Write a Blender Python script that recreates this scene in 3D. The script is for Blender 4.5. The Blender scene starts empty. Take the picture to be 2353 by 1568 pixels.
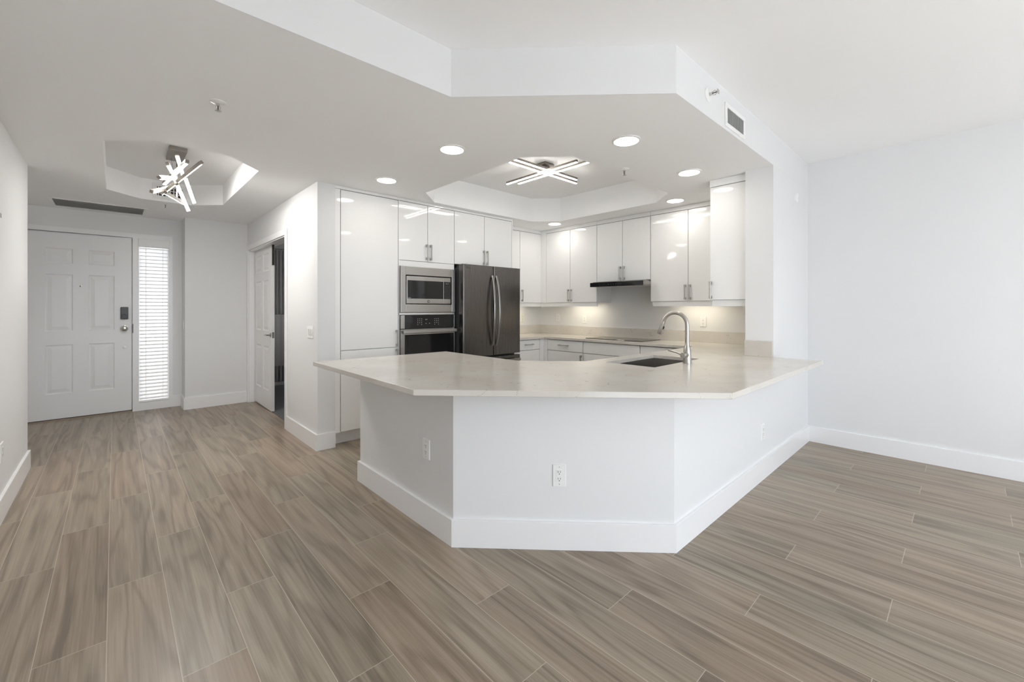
import bpy, bmesh, math, random
from mathutils import Vector, Matrix

random.seed(7)
S = bpy.context.scene
C = S.collection
PI = math.pi

# ------------------------------------------------------------------ camera
YAW = 0.8190                       # view direction, radians from +X
F_PX, W_PX, H_PX = 977.16, 2353.0, 1568.0
EYE = 1.32
cam_data = bpy.data.cameras.new('camera')
cam_data.sensor_width = 36.0
cam_data.sensor_fit = 'HORIZONTAL'
cam_data.lens = 36.0 * F_PX / W_PX
cam_data.shift_y = -(H_PX / 2 - 707.75) / W_PX
cam_data.clip_start = 0.05
cam = bpy.data.objects.new('camera', cam_data)
C.objects.link(cam)
cam.location = (0, 0, EYE)
cam.rotation_euler = (PI / 2, 0, YAW - PI / 2)
S.camera = cam

# ------------------------------------------------------------------ world, daylight, exposure
S.view_settings.view_transform = 'Standard'
S.view_settings.look = 'None'
S.view_settings.gamma = 1.0
S.view_settings.use_curve_mapping = False
S.view_settings.exposure = 0.17
S.cycles.max_bounces = 14
S.cycles.diffuse_bounces = 10
S.cycles.glossy_bounces = 6
S.cycles.transparent_max_bounces = 12
S.cycles.sample_clamp_indirect = 6.0
S.cycles.caustics_reflective = False
S.cycles.caustics_refractive = False

world = bpy.data.worlds.new('daylight_sky')
S.world = world
world.use_nodes = True
wn = world.node_tree.nodes
# overcast sky above, glow added below the horizon to brighten the ceilings
_wt = world.node_tree
_tc = wn.new('ShaderNodeTexCoord'); _sx = wn.new('ShaderNodeSeparateXYZ'); _mr = wn.new('ShaderNodeMapRange'); _wm = wn.new('ShaderNodeMix')
_wm.data_type = 'RGBA'
_wt.links.new(_tc.outputs['Generated'], _sx.inputs[0]); _wt.links.new(_sx.outputs['Z'], _mr.inputs['Value'])
_mr.inputs['From Min'].default_value = -0.06; _mr.inputs['From Max'].default_value = 0.06
_wt.links.new(_mr.outputs['Result'], _wm.inputs[0])
SKY, LOWER_GLOW = 5.5, 2.1
_wm.inputs[6].default_value = (0.90 * LOWER_GLOW, 0.96 * LOWER_GLOW, 1.04 * LOWER_GLOW, 1)
_wm.inputs[7].default_value = (0.85 * SKY, 0.935 * SKY, 1.03 * SKY, 1)
_wt.links.new(_wm.outputs[2], wn['Background'].inputs[0])
wn['Background'].inputs[1].default_value = 1.0

bounce_sun = bpy.data.lights.new('bounce_sun', 'SUN'); bounce_sun.energy = 58.0; bounce_sun.angle = math.radians(0.6); bounce_sun.color = (0.76, 0.94, 1.2)  # added sun: its bounce off the unseen floor brightens the ceilings
bounce_sun_o = bpy.data.objects.new('bounce_sun', bounce_sun); C.objects.link(bounce_sun_o)
bounce_sun_o.rotation_euler = Vector((-0.12, 0.62, -0.50)).to_track_quat('-Z', 'Y').to_euler()

def area_light(name, loc, direction, sx, sy, power, color=(1, 1, 1), portal=False, spread=PI):
    l = bpy.data.lights.new(name, 'AREA')
    l.shape = 'RECTANGLE'; l.size = sx; l.size_y = sy
    l.energy = power; l.color = color; l.spread = spread
    o = bpy.data.objects.new(name, l); C.objects.link(o)
    o.location = loc
    o.rotation_euler = Vector(direction).to_track_quat('-Z', 'Y').to_euler()
    if portal: l.cycles.is_portal = True
    return o

# room extents
ZL, ZH = 2.49, 2.755            # kitchen / foyer ceiling, living room ceiling
XL, XR = -0.52, 5.04            # living room side walls
YB = -4.2                       # glazed wall behind the viewer
KX, KY = 5.09, 4.76             # kitchen right wall, kitchen far wall
HX = 1.37                       # hall wall with pocket door
FY = 7.256                      # foyer wall with entry door
PY = 1.082                      # front plane of peninsula half wall and pier
WIN = (-0.42, 3.9, 0.08, 2.5)     # opening in the glazed wall
area_light('daylight_portal', ((WIN[0] + WIN[1]) / 2, YB + 0.02, (WIN[2] + WIN[3]) / 2), (0, 1, 0),
           WIN[1] - WIN[0], WIN[3] - WIN[2], 1, portal=True)

# ------------------------------------------------------------------ materials
def mat(name, color, rough=0.5, metal=0.0, spec=0.5, coat=0.0, coat_rough=0.05, emit=None, strength=0.0):
    m = bpy.data.materials.new(name); m.use_nodes = True
    b = m.node_tree.nodes['Principled BSDF']
    b.inputs['Base Color'].default_value = (*color, 1)
    b.inputs['Roughness'].default_value = rough
    b.inputs['Metallic'].default_value = metal
    b.inputs['Specular IOR Level'].default_value = spec
    b.inputs['Coat Weight'].default_value = coat
    b.inputs['Coat Roughness'].default_value = coat_rough
    if emit:
        b.inputs['Emission Color'].default_value = (*emit, 1)
        b.inputs['Emission Strength'].default_value = strength
    return m

class NT:
    """small helper to wire shader nodes"""
    def __init__(self, m):
        self.t = m.node_tree; self.n = self.t.nodes; self.l = self.t.links
        self.b = self.n['Principled BSDF']
    def new(self, typ, **kw):
        n = self.n.new(typ)
        for k, v in kw.items(): setattr(n, k, v)
        return n
    def put(self, sock, v):
        if isinstance(v, bpy.types.NodeSocket): self.l.new(v, sock)
        else: sock.default_value = v
    def math(self, op, a, b=0.0, c=0.0, clamp=False):
        n = self.new('ShaderNodeMath', operation=op, use_clamp=clamp)
        self.put(n.inputs[0], a); self.put(n.inputs[1], b); self.put(n.inputs[2], c)
        return n.outputs[0]
    def comb(self, x, y, z):
        n = self.new('ShaderNodeCombineXYZ')
        self.put(n.inputs[0], x); self.put(n.inputs[1], y); self.put(n.inputs[2], z)
        return n.outputs[0]
    def noise(self, vec, scale, detail=2.0, rough=0.5, dist=0.0):
        n = self.new('ShaderNodeTexNoise')
        self.l.new(vec, n.inputs['Vector'])
        n.inputs['Scale'].default_value = scale; n.inputs['Detail'].default_value = detail
        n.inputs['Roughness'].default_value = rough; n.inputs['Distortion'].default_value = dist
        return n.outputs['Fac']
    def ramp(self, fac, stops):
        n = self.new('ShaderNodeValToRGB')
        cr = n.color_ramp
        while len(cr.elements) < len(stops): cr.elements.new(0.5)
        for e, (p, c) in zip(cr.elements, stops):
            e.position = p; e.color = (*c, 1) if len(c) == 3 else c
        self.l.new(fac, n.inputs[0])
        return n.outputs[0]
    def mix(self, fac, a, b, blend='MIX'):
        n = self.new('ShaderNodeMix', data_type='RGBA', blend_type=blend)
        self.put(n.inputs[0], fac); self.put(n.inputs[6], a if isinstance(a, bpy.types.NodeSocket) else (*a, 1))
        self.put(n.inputs[7], b if isinstance(b, bpy.types.NodeSocket) else (*b, 1))
        return n.outputs[2]
    def bump(self, height, strength, dist):
        n = self.new('ShaderNodeBump')
        n.inputs['Strength'].default_value = strength; n.inputs['Distance'].default_value = dist
        self.l.new(height, n.inputs['Height']); self.l.new(n.outputs[0], self.b.inputs['Normal'])
    def pos(self):
        return self.new('ShaderNodeNewGeometry').outputs['Position']

def paint(name, color, rough=0.55, bump=0.06):
    m = mat(name, color, rough, spec=0.3); t = NT(m)
    t.bump(t.noise(t.pos(), 180.0, 3.0), bump, 0.002)
    return m

M = {}
M['wall'] = paint('wall_paint', (0.765, 0.768, 0.772))
M['ceiling'] = paint('ceiling_paint', (0.90, 0.903, 0.907), 0.8, 0.1)
M['trim'] = mat('trim_paint', (0.85, 0.85, 0.855), 0.28, spec=0.4)
M['door'] = mat('door_paint', (0.82, 0.82, 0.825), 0.3, spec=0.4)
M['gloss'] = mat('gloss_lacquer', (0.86, 0.86, 0.855), 0.05, spec=0.32)
M['carcass'] = mat('carcass_board', (0.72, 0.72, 0.715), 0.5)
M['plastic'] = mat('white_plastic', (0.84, 0.84, 0.83), 0.3)
M['ivory'] = mat('ivory_plastic', (0.80, 0.78, 0.70), 0.3)
M['slot'] = mat('dark_slot', (0.03, 0.03, 0.03), 0.6)
M['black'] = mat('black_glass', (0.010, 0.010, 0.011), 0.05, spec=0.5)
M['blackp'] = mat('black_plastic', (0.02, 0.02, 0.02), 0.35)
M['charcoal'] = mat('charcoal_plastic', (0.055, 0.057, 0.06), 0.4)
M['print'] = mat('pale_print', (0.5, 0.5, 0.5), 0.5)
M['key_grey'] = mat('dim_print', (0.22, 0.22, 0.22), 0.5)
M['chrome'] = mat('satin_chrome', (0.62, 0.61, 0.59), 0.22, 1.0)
M['nickel'] = mat('brushed_nickel', (0.50, 0.48, 0.45), 0.30, 1.0)
M['bronze'] = mat('dark_hinge_metal', (0.12, 0.11, 0.10), 0.4, 1.0)
M['grey_metal'] = mat('grey_lamp_metal', (0.30, 0.275, 0.25), 0.42, 0.85)
M['alu'] = mat('aluminium', (0.72, 0.72, 0.70), 0.35, 1.0)
M['grille'] = mat('grille_paint', (0.74, 0.74, 0.73), 0.5)
M['duct'] = mat('duct_dark', (0.04, 0.04, 0.04), 0.8)
M['led'] = mat('led_diffuser', (0.9, 0.9, 0.9), 0.5, emit=(1.0, 0.97, 0.92), strength=115.0)
M['led_k'] = mat('led_strip', (0.9, 0.9, 0.9), 0.5, emit=(1.0, 0.96, 0.90), strength=30.0)
M['lens'] = mat('downlight_lens', (0.9, 0.9, 0.9), 0.5, emit=(1.0, 0.955, 0.885), strength=31.0)
M['curtain'] = mat('curtain_cloth', (0.62, 0.61, 0.60), 0.9)
M['towel'] = mat('towel_cloth', (0.7, 0.69, 0.67), 0.95)
M['ceramic'] = mat('white_ceramic', (0.8, 0.8, 0.79), 0.15)
M['bath_floor'] = mat('bath_tile', (0.16, 0.165, 0.17), 0.4)
M['slats'] = mat('blind_slat', (0.86, 0.86, 0.85), 0.4)

def brushed(name, color, rough, axis):
    m = mat(name, color, rough, 1.0); t = NT(m)
    sep = t.new('ShaderNodeSeparateXYZ'); t.l.new(t.pos(), sep.inputs[0])
    k = [900.0, 900.0, 900.0]; k[axis] = 6.0
    v = t.comb(t.math('MULTIPLY', sep.outputs[0], k[0]), t.math('MULTIPLY', sep.outputs[1], k[1]),
               t.math('MULTIPLY', sep.outputs[2], k[2]))
    n = t.noise(v, 1.0, 2.0)
    r = t.math('MULTIPLY_ADD', n, 0.07, rough - 0.035)
    t.l.new(r, t.b.inputs['Roughness'])
    t.b.inputs['Anisotropic'].default_value = 0.4
    return m
M['steel'] = brushed('brushed_steel', (0.40, 0.38, 0.355), 0.30, 0)
M['dark_steel'] = brushed('dark_brushed_steel', (0.165, 0.155, 0.147), 0.27, 2)
M['handle_steel'] = brushed('handle_steel', (0.31, 0.30, 0.285), 0.30, 2)
M['sink_steel'] = brushed('sink_steel', (0.40, 0.385, 0.365), 0.32, 0)

def glass_mat():
    m = bpy.data.materials.new('clear_glass'); m.use_nodes = True
    t = m.node_tree; t.nodes.clear()
    o = t.nodes.new('ShaderNodeOutputMaterial'); mx = t.nodes.new('ShaderNodeMixShader')
    tr = t.nodes.new('ShaderNodeBsdfTransparent'); gl = t.nodes.new('ShaderNodeBsdfGlossy')
    gl.inputs['Roughness'].default_value = 0.02
    mx.inputs[0].default_value = 0.06
    t.links.new(tr.outputs[0], mx.inputs[1]); t.links.new(gl.outputs[0], mx.inputs[2])
    t.links.new(mx.outputs[0], o.inputs[0])
    return m
M['glass'] = glass_mat()
def frosted():
    m = bpy.data.materials.new('frosted_glass'); m.use_nodes = True
    t = m.node_tree; t.nodes.clear()
    o = t.nodes.new('ShaderNodeOutputMaterial'); mx = t.nodes.new('ShaderNodeMixShader')
    tr = t.nodes.new('ShaderNodeBsdfTranslucent'); gl = t.nodes.new('ShaderNodeBsdfGlossy')
    tr.inputs[0].default_value = (0.60, 0.58, 0.56, 1); gl.inputs['Roughness'].default_value = 0.15
    mx.inputs[0].default_value = 0.05
    t.links.new(tr.outputs[0], mx.inputs[1]); t.links.new(gl.outputs[0], mx.inputs[2])
    t.links.new(mx.outputs[0], o.inputs[0])
    return m
M['frosted'] = frosted()

def quartz():
    m = mat('cream_quartz', (0.8, 0.78, 0.73), 0.16, spec=0.5); t = NT(m)
    p = t.pos()
    base = t.ramp(t.noise(p, 3.0, 4.0), [(0.3, (0.60, 0.565, 0.515)), (0.7, (0.665, 0.635, 0.59))])
    # short thin veins: ridge of a warped noise, broken up by a second noise
    n1 = t.noise(p, 5.5, 5.0, 0.6, 1.3)
    ridge = t.math('ABSOLUTE', t.math('SUBTRACT', n1, 0.5))
    vein = t.math('LESS_THAN', ridge, 0.007)
    keep = t.math('GREATER_THAN', t.noise(p, 9.0, 2.0), 0.60)
    v = t.math('MULTIPLY', t.math('MULTIPLY', vein, keep), 0.55)
    speck = t.math('MULTIPLY', t.math('GREATER_THAN', t.noise(p, 120.0, 1.0), 0.74), 0.18)
    col = t.mix(t.math('MAXIMUM', v, speck), base, (0.34, 0.30, 0.25))
    t.l.new(col, t.b.inputs['Base Color'])
    return m
M['quartz'] = quartz()

def wood_floor():
    m = mat('wood_look_planks', (0.3, 0.25, 0.2), 0.38, spec=0.42); t = NT(m)
    PW, PL, X0, Y0 = 0.1995, 1.26, -0.022, 2.75
    sep = t.new('ShaderNodeSeparateXYZ'); t.l.new(t.pos(), sep.inputs[0])
    x, y = sep.outputs[0], sep.outputs[1]
    r = t.math('DIVIDE', t.math('SUBTRACT', x, X0), PW)
    row = t.math('FLOOR', r); fr = t.math('SUBTRACT', r, row)
    v = t.math('DIVIDE', t.math('SUBTRACT', t.math('SUBTRACT', y, Y0), t.math('MULTIPLY', row, PL / 3)), PL)
    col = t.math('FLOOR', v); fv = t.math('SUBTRACT', v, col)
    ex = t.math('MULTIPLY', t.math('MINIMUM', fr, t.math('SUBTRACT', 1.0, fr)), PW)
    ey = t.math('MULTIPLY', t.math('MINIMUM', fv, t.math('SUBTRACT', 1.0, fv)), PL)
    grout = t.math('LESS_THAN', t.math('MINIMUM', ex, ey), 0.0013)
    wnz = t.new('ShaderNodeTexWhiteNoise', noise_dimensions='3D')
    t.l.new(t.comb(row, col, 3.7), wnz.inputs['Vector'])
    rnd = wnz.outputs['Value']
    wn2 = t.new('ShaderNodeTexWhiteNoise', noise_dimensions='3D')
    t.l.new(t.comb(row, col, 11.3), wn2.inputs['Vector'])
    rnd2 = wn2.outputs['Value']
    off = t.math('MULTIPLY', rnd, 57.0)
    # broad cathedral figure
    big = t.noise(t.comb(t.math('MULTIPLY', x, 6.5), t.math('MULTIPLY_ADD', y, 0.55, off), off), 1.0, 2.0, 0.45, 0.25)
    rings = t.math('SINE', t.math('MULTIPLY', big, 44.0))
    rings = t.math('MULTIPLY_ADD', rings, 0.5, 0.5)
    # fine fibres
    fine = t.noise(t.comb(t.math('MULTIPLY', x, 150.0), t.math('MULTIPLY_ADD', y, 3.0, off), off), 1.0, 4.0, 0.6)
    streak = t.noise(t.comb(t.math('MULTIPLY', x, 30.0), t.math('MULTIPLY_ADD', y, 0.8, off), off), 1.0, 3.0, 0.55, 0.4)
    knots = t.noise(t.comb(t.math('MULTIPLY', x, 9.0), t.math('MULTIPLY_ADD', y, 3.0, off), off), 1.0, 2.0, 0.5, 0.8)
    rings = t.math('POWER', rings, 2.5)
    g = t.math('ADD', t.math('MULTIPLY', rings, -0.13), t.math('MULTIPLY', fine, 0.36))
    g = t.math('ADD', g, t.math('MULTIPLY', streak, 0.44))
    g = t.math('ADD', g, t.math('MULTIPLY', big, 0.22))
    g = t.math('ADD', g, t.math('MULTIPLY', t.math('SUBTRACT', rnd2, 0.5), 0.10))
    base = t.ramp(g, [(0.28, (0.172, 0.138, 0.104)), (0.50, (0.300, 0.249, 0.194)), (0.74, (0.435, 0.370, 0.298))])
    kn = t.ramp(knots, [(0.70, (0, 0, 0)), (0.80, (1, 1, 1))])
    base = t.mix(t.math('MULTIPLY', kn, 0.35), base, (0.12, 0.09, 0.07))
    tint = t.mix(rnd, (1.05, 0.985, 0.955), (0.97, 1.0, 0.985))
    base = t.mix(1.0, base, tint, 'MULTIPLY')
    c = t.mix(grout, base, (0.50, 0.43, 0.355))
    t.l.new(c, t.b.inputs['Base Color'])
    rr = t.math('MULTIPLY_ADD', fine, 0.16, 0.28)
    t.l.new(rr, t.b.inputs['Roughness'])
    h = t.math('SUBTRACT', t.math('MULTIPLY', fine, 0.25), grout)
    t.bump(h, 0.25, 0.0012)
    return m
M['floor'] = wood_floor()

# ------------------------------------------------------------------ mesh helpers
def BM(): return bmesh.new()

def bx(bm, x0, x1, y0, y1, z0, z1):
    x0, x1 = sorted((x0, x1)); y0, y1 = sorted((y0, y1)); z0, z1 = sorted((z0, z1))
    v = [bm.verts.new((x, y, z)) for z in (z0, z1) for x, y in ((x0, y0), (x1, y0), (x1, y1), (x0, y1))]
    for f in ((3, 2, 1, 0), (4, 5, 6, 7), (0, 1, 5, 4), (1, 2, 6, 5), (2, 3, 7, 6), (3, 0, 4, 7)):
        bm.faces.new([v[i] for i in f])
    return bm

def ring_frame(d):
    d = Vector(d).normalized()
    up = Vector((0, 0, 1)) if abs(d.z) < 0.95 else Vector((1, 0, 0))
    a = d.cross(up).normalized(); b = d.cross(a).normalized()
    return a, b

def tube(bm, pts, r, n=14, caps=True):
    pts = [Vector(p) for p in pts]
    rs = r if isinstance(r, (list, tuple)) else [r] * len(pts)
    rings = []; a = b = None
    for i, p in enumerate(pts):
        d = (pts[min(i + 1, len(pts) - 1)] - pts[max(i - 1, 0)]).normalized()
        if a is None: a, b = ring_frame(d)
        else:
            a = (a - d * a.dot(d)).normalized(); b = d.cross(a).normalized()
        rings.append([bm.verts.new(p + (a * math.cos(2 * PI * k / n) + b * math.sin(2 * PI * k / n)) * rs[i]) for k in range(n)])
    for r0, r1 in zip(rings, rings[1:]):
        for k in range(n):
            bm.faces.new((r0[k], r0[(k + 1) % n], r1[(k + 1) % n], r1[k]))
    if caps:
        bm.faces.new(rings[0][::-1]); bm.faces.new(rings[-1])
    return bm

def lathe(bm, prof, center, n=32, axis='Z'):
    """prof: list of (radius, height) about an axis through center"""
    c = Vector(center); rings = []
    for r, h in prof:
        ring = []
        for k in range(n):
            ca, sa = math.cos(2 * PI * k / n) * max(r, 1e-5), math.sin(2 * PI * k / n) * max(r, 1e-5)
            p = {'Z': (ca, sa, h), 'Y': (ca, h, sa), 'X': (h, ca, sa)}[axis]
            ring.append(bm.verts.new(c + Vector(p)))
        rings.append(ring)
    for r0, r1 in zip(rings, rings[1:]):
        for k in range(n):
            bm.faces.new((r0[k], r0[(k + 1) % n], r1[(k + 1) % n], r1[k]))
    bm.faces.new(rings[0][::-1]); bm.faces.new(rings[-1])
    return bm

def prism(bm, poly, z0, z1, holes=()):
    """vertical prism of a polygon, optionally with holes"""
    def loop(pl, z):
        vs = [bm.verts.new((x, y, z)) for x, y in pl]
        es = [bm.edges.new((vs[i], vs[(i + 1) % len(vs)])) for i in range(len(vs))]
        return vs, es
    loops = [poly] + list(holes); tops = []; bots = []; te = []; be = []
    for pl in loops:
        v, e = loop(pl, z1); tops.append(v); te += e
        v, e = loop(pl, z0); bots.append(v); be += e
    bmesh.ops.triangle_fill(bm, edges=te, use_beauty=True, use_dissolve=False)
    bmesh.ops.triangle_fill(bm, edges=be, use_beauty=True, use_dissolve=False)
    for t, b in zip(tops, bots):
        n = len(t)
        for i in range(n):
            bm.faces.new((b[i], b[(i + 1) % n], t[(i + 1) % n], t[i]))
    return bm

def flat(bm, poly, z, holes=()):
    es = []
    for pl in [poly] + list(holes):
        vs = [bm.verts.new((x, y, z)) for x, y in pl]
        es += [bm.edges.new((vs[i], vs[(i + 1) % len(vs)])) for i in range(len(vs))]
    bmesh.ops.triangle_fill(bm, edges=es, use_beauty=True, use_dissolve=False)
    return bm

def quad(bm, *pts):
    bm.faces.new([bm.verts.new(p) for p in pts]); return bm

def wloc(o):
    v = Vector((0, 0, 0))
    while o is not None:
        v += o.location; o = o.parent
    return v

def obj(name, bm, m, parent=None, bevel=0.0, smooth=False, seg=2):
    """link one mesh object; bm is in world coordinates"""
    bmesh.ops.recalc_face_normals(bm, faces=bm.faces[:])
    if parent is not None: off = wloc(parent)
    else:
        xs = [v.co for v in bm.verts]
        off = Vector(((min(p.x for p in xs) + max(p.x for p in xs)) / 2, (min(p.y for p in xs) + max(p.y for p in xs)) / 2,
                      min(p.z for p in xs)))
    bmesh.ops.translate(bm, verts=bm.verts[:], vec=-off)
    me = bpy.data.meshes.new(name); bm.to_mesh(me); bm.free()
    me.materials.append(m)
    if smooth:
        for p in me.polygons: p.use_smooth = True
    o = bpy.data.objects.new(name, me); C.objects.link(o)
    if parent is not None: o.parent = parent
    else: o.location = off
    if bevel > 0:
        b = o.modifiers.new('bevel', 'BEVEL'); b.width = bevel; b.segments = seg; b.limit_method = 'ANGLE'
        b.angle_limit = math.radians(40); b.harden_normals = False
    if smooth:
        try:
            me.set_sharp_from_angle(angle=math.radians(35))
        except Exception: pass
    return o

def thing(name, loc, label, cat, group=None):
    o = bpy.data.objects.new(name, None); C.objects.link(o)
    o.location = loc; o.empty_display_size = 0.1
    return tag(o, label, cat, group)

def tag(o, label, cat, group=None):
    o['label'] = label; o['category'] = cat
    if group: o['group'] = group
    return o

def struct(name, bm, m, parent=None, **kw):
    o = obj(name, bm, m, parent, **kw)
    if parent is None: o['kind'] = 'structure'
    return o

def copy_thing(root, loc, label, rotz=None):
    r = root.copy(); C.objects.link(r); r.location = loc; r['label'] = label
    if rotz is not None: r.rotation_euler = (0, 0, rotz)
    for ch in list(root.children):
        c = ch.copy(); C.objects.link(c); c.parent = r
        for g in list(ch.children):
            d = g.copy(); C.objects.link(d); d.parent = c
    return r

def part_label(o, text):
    o['label'] = text; return o

# front-of-cabinet frame: side 'Y' faces -Y (u runs along X), side 'X' faces -X (u runs along Y), 'P' faces +Y
def fbox(bm, side, plane, u0, u1, d0, d1, z0, z1):
    if side == 'Y': return bx(bm, u0, u1, plane + d0, plane + d1, z0, z1)
    if side == 'P': return bx(bm, u0, u1, plane - d0, plane - d1, z0, z1)
    return bx(bm, plane + d0, plane + d1, u0, u1, z0, z1)

def pull(parent, side, plane, u, z0, z1, horizontal=False, u2=None):
    """square bar pull with two block posts"""
    bm = BM(); s = 0.005
    if not horizontal:
        fbox(bm, side, plane, u - s, u + s, -0.034, -0.024, z0, z1)
        for z in (z0 + 0.012, z1 - 0.012):
            fbox(bm, side, plane, u - 0.009, u + 0.009, -0.030, -0.0005, z - 0.012, z + 0.012)
    else:
        fbox(bm, side, plane, u, u2, -0.034, -0.024, z0 - s, z0 + s)
        for v in (u + 0.012, u2 - 0.012):
            fbox(bm, side, plane, v - 0.010, v + 0.010, -0.030, -0.0005, z0 - 0.007, z0 + 0.007)
    return obj('handle', bm, M['nickel'], parent, bevel=0.0012, seg=1)

G = 0.0034    # half gap between fronts
def front(root, name, side, plane, u0, u1, z0, z1, g=G):
    return obj(name, fbox(BM(), side, plane, u0 + g, u1 - g, 0.0, 0.019, z0 + g, z1 - g), M['gloss'], root, bevel=0.0012, seg=1)

# ------------------------------------------------------------------ the shell
T = 0.14
bm = BM(); bx(bm, -1.3, 5.3, YB - 0.3, 8.2, -0.1, 0.0)
struct('floor', bm, M['floor'])

# living room ceiling (high)
bm = BM()
hi = [(-0.66, YB - 0.2), (5.3, YB - 0.2), (5.3, 1.3), (2.4, 1.3), (1.45, 2.2), (-0.66, 2.2)]
prism(bm, hi, ZH, ZH + 0.08)
struct('ceiling_high', bm, M['ceiling'])

def octagon(x0, x1, y0, y1, c):
    return [(x0 + c, y0), (x1 - c, y0), (x1, y0 + c), (x1, y1 - c), (x1 - c, y1), (x0 + c, y1), (x0, y1 - c), (x0, y0 + c)]
TRAY_K = octagon(2.31, 4.40, 2.08, 4.03, 0.28)
TRAY_E = octagon(-0.058, 0.90, 3.87, 6.04, 0.26)
TK, TE = 2.80, 2.715
A = (1.365, 1.955); B = (2.238, PY)
lo = [(-1.2, 5.2), (-0.56, 5.2), (-0.56, A[1]), A, B, (5.2, PY), (5.2, 8.0), (-1.2, 8.0)]
bm = BM()
flat(bm, lo, ZL, [TRAY_K, TRAY_E])
for tr, zt in ((TRAY_K, TK), (TRAY_E, TE)):
    n = len(tr)
    for i in range(n):
        p, q = tr[i], tr[(i + 1) % n]
        quad(bm, (*p, ZL), (*q, ZL), (*q, zt), (*p, zt))
    bm.faces.new([bm.verts.new((*p, zt)) for p in tr])
bmesh.ops.remove_doubles(bm, verts=bm.verts[:], dist=1e-4)
struct('ceiling_low', bm, M['ceiling'])
# soffit face between the two ceiling heights
t_ = 0.06; k_ = t_ * math.tan(math.radians(22.5))
sof = [(-0.56, A[1]), A, B, (5.2, PY), (5.2, PY + t_), (B[0] + k_, PY + t_), (A[0] + k_, A[1] + t_), (-0.56, A[1] + t_)]
bm = BM(); prism(bm, sof, ZL + 0.0006, ZH + 0.05)
struct('wall_soffit', bm, M['wall'])
# roof slab above the soffit keeps daylight out of the void
bm = BM(); bx(bm, -1.35, 5.35, YB - 0.25, 8.25, 2.86, 2.92)
struct('ceiling_slab', bm, M['ceiling'])

def wallbox(name, *boxes, m=None):
    bm = BM()
    for b in boxes: bx(bm, *b)
    return struct(name, bm, m or M['wall'])

wallbox('wall_left', (XL - T, XL, YB, 5.26, 0, 2.86))
wallbox('wall_left_foyer', (-1.14, -1.0, 5.12, FY + 0.2, 0, 2.86), (-1.0, XL - T, 5.12, 5.26, 0, 2.86))
wallbox('wall_right', (XR, XR + T, YB, PY, 0, 2.86))
wallbox('wall_kitchen_right', (KX, KX + T, PY + 0.2, KY + T, 0, 2.86))
wallbox('wall_kitchen_back', (1.55, KX, KY, KY + T, 0, 2.86))
wallbox('wall_back', (XL - T, WIN[0], YB - T, YB, 0, 2.86), (WIN[1], XR + T, YB - T, YB, 0, 2.86),
        (WIN[0], WIN[1], YB - T, YB, WIN[3], 2.86), (WIN[0], WIN[1], YB - T, YB, 0, WIN[2]))
# glazed doors behind the viewer
bm = BM()
for k in range(5):
    x = WIN[0] + (WIN[1] - WIN[0]) * k / 4
    bx(bm, max(WIN[0], x - 0.03), min(WIN[1], x + 0.03), YB - 0.09, YB - 0.04, WIN[2], WIN[3])
bx(bm, WIN[0], WIN[1], YB - 0.09, YB - 0.04, WIN[2], WIN[2] + 0.07)
bx(bm, WIN[0], WIN[1], YB - 0.09, YB - 0.04, WIN[3] - 0.07, WIN[3])
struct('window_2', bm, M['trim'])

# pier beside the peninsula, full height, its front flush with the soffit
wallbox('wall_pier', (3.945, KX + T, PY, 1.295, 0, ZL), (3.97, KX + T, PY + 0.001, 1.295, ZL, 2.86))

# hall wall with pocket door opening
OY0, OY1, OZ = 5.087, 6.845, 2.118
HT = 0.16
wallbox('wall_hall', (HX, HX + HT, 4.097, OY0, 0, ZL + 0.1), (HX, HX + HT, OY1, 7.0, 0, ZL + 0.1), (HX, HX + HT, OY0, OY1, OZ, ZL + 0.1))
W2 = 6.912
wallbox('wall_closet', (0.668, HX + HT, W2, W2 + 0.5, 0, ZL + 0.1))
# foyer wall round the door and sidelight
DX0, DX1, DZ = -0.75, 0.164, 2.207
wallbox('wall_foyer', (-1.0, DX0 - 0.05, FY, FY + T, 0, ZL + 0.1), (0.566, 0.668, FY, FY + T, 0, ZL + 0.1),
        (DX0 - 0.05, 0.566, FY, FY + T, 2.268, ZL + 0.1))
# bathroom shell
wallbox('wall_bathroom', (1.53, 3.2, 8.0, 8.1, 0, 2.86), (3.2, 3.3, KY + T, 5.5, 0, 2.86), (3.2, 3.3, 7.1, 8.1, 0, 2.86), (3.2, 3.3, 5.5, 7.1, 0, 0.9), (3.2, 3.3, 5.5, 7.1, 2.2, 2.86), (HX + HT, HX + HT + 0.02, 7.4, 8.1, 0, 2.86))
bm = BM()
for a in ((5.5, 5.54, 0.9, 2.2), (7.06, 7.1, 0.9, 2.2), (5.54, 7.06, 0.9, 0.94), (5.54, 7.06, 2.16, 2.2)): bx(bm, 3.22, 3.26, a[0], a[1], a[2], a[3])
w3 = struct('fill_window', bm, M['trim'])  # out-of-view window, added to let light into the dark bathroom
obj('window_pane', bx(BM(), 3.238, 3.242, 5.54, 7.06, 0.94, 2.16), M['frosted'], w3)
bm = BM(); bx(bm, 1.455, 3.2, 5.0, 8.0, 0.0, 0.006)
o = struct('floor_bathroom', bm, M['bath_floor'])

# peninsula half wall
PEN = [(1.372, 3.165), (1.372, 1.945), (2.214, PY), (3.945, PY), (3.945, PY + 0.11), (2.26, PY + 0.11), (1.482, 1.99), (1.482, 3.165)]
bm = BM(); prism(bm, PEN, 0, 0.862)
struct('wall_peninsula', bm, M['wall'])
bm = BM()
capp = [(1.35, 3.165), (1.35, 1.936), (2.205, PY - 0.022), (3.945, PY - 0.022), (3.945, PY + 0.11), (2.26, PY + 0.11), (1.482, 1.99), (1.482, 3.165)]
prism(bm, capp, 0.862, 0.884)
struct('trim_peninsula', bm, M['wall'])

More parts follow.
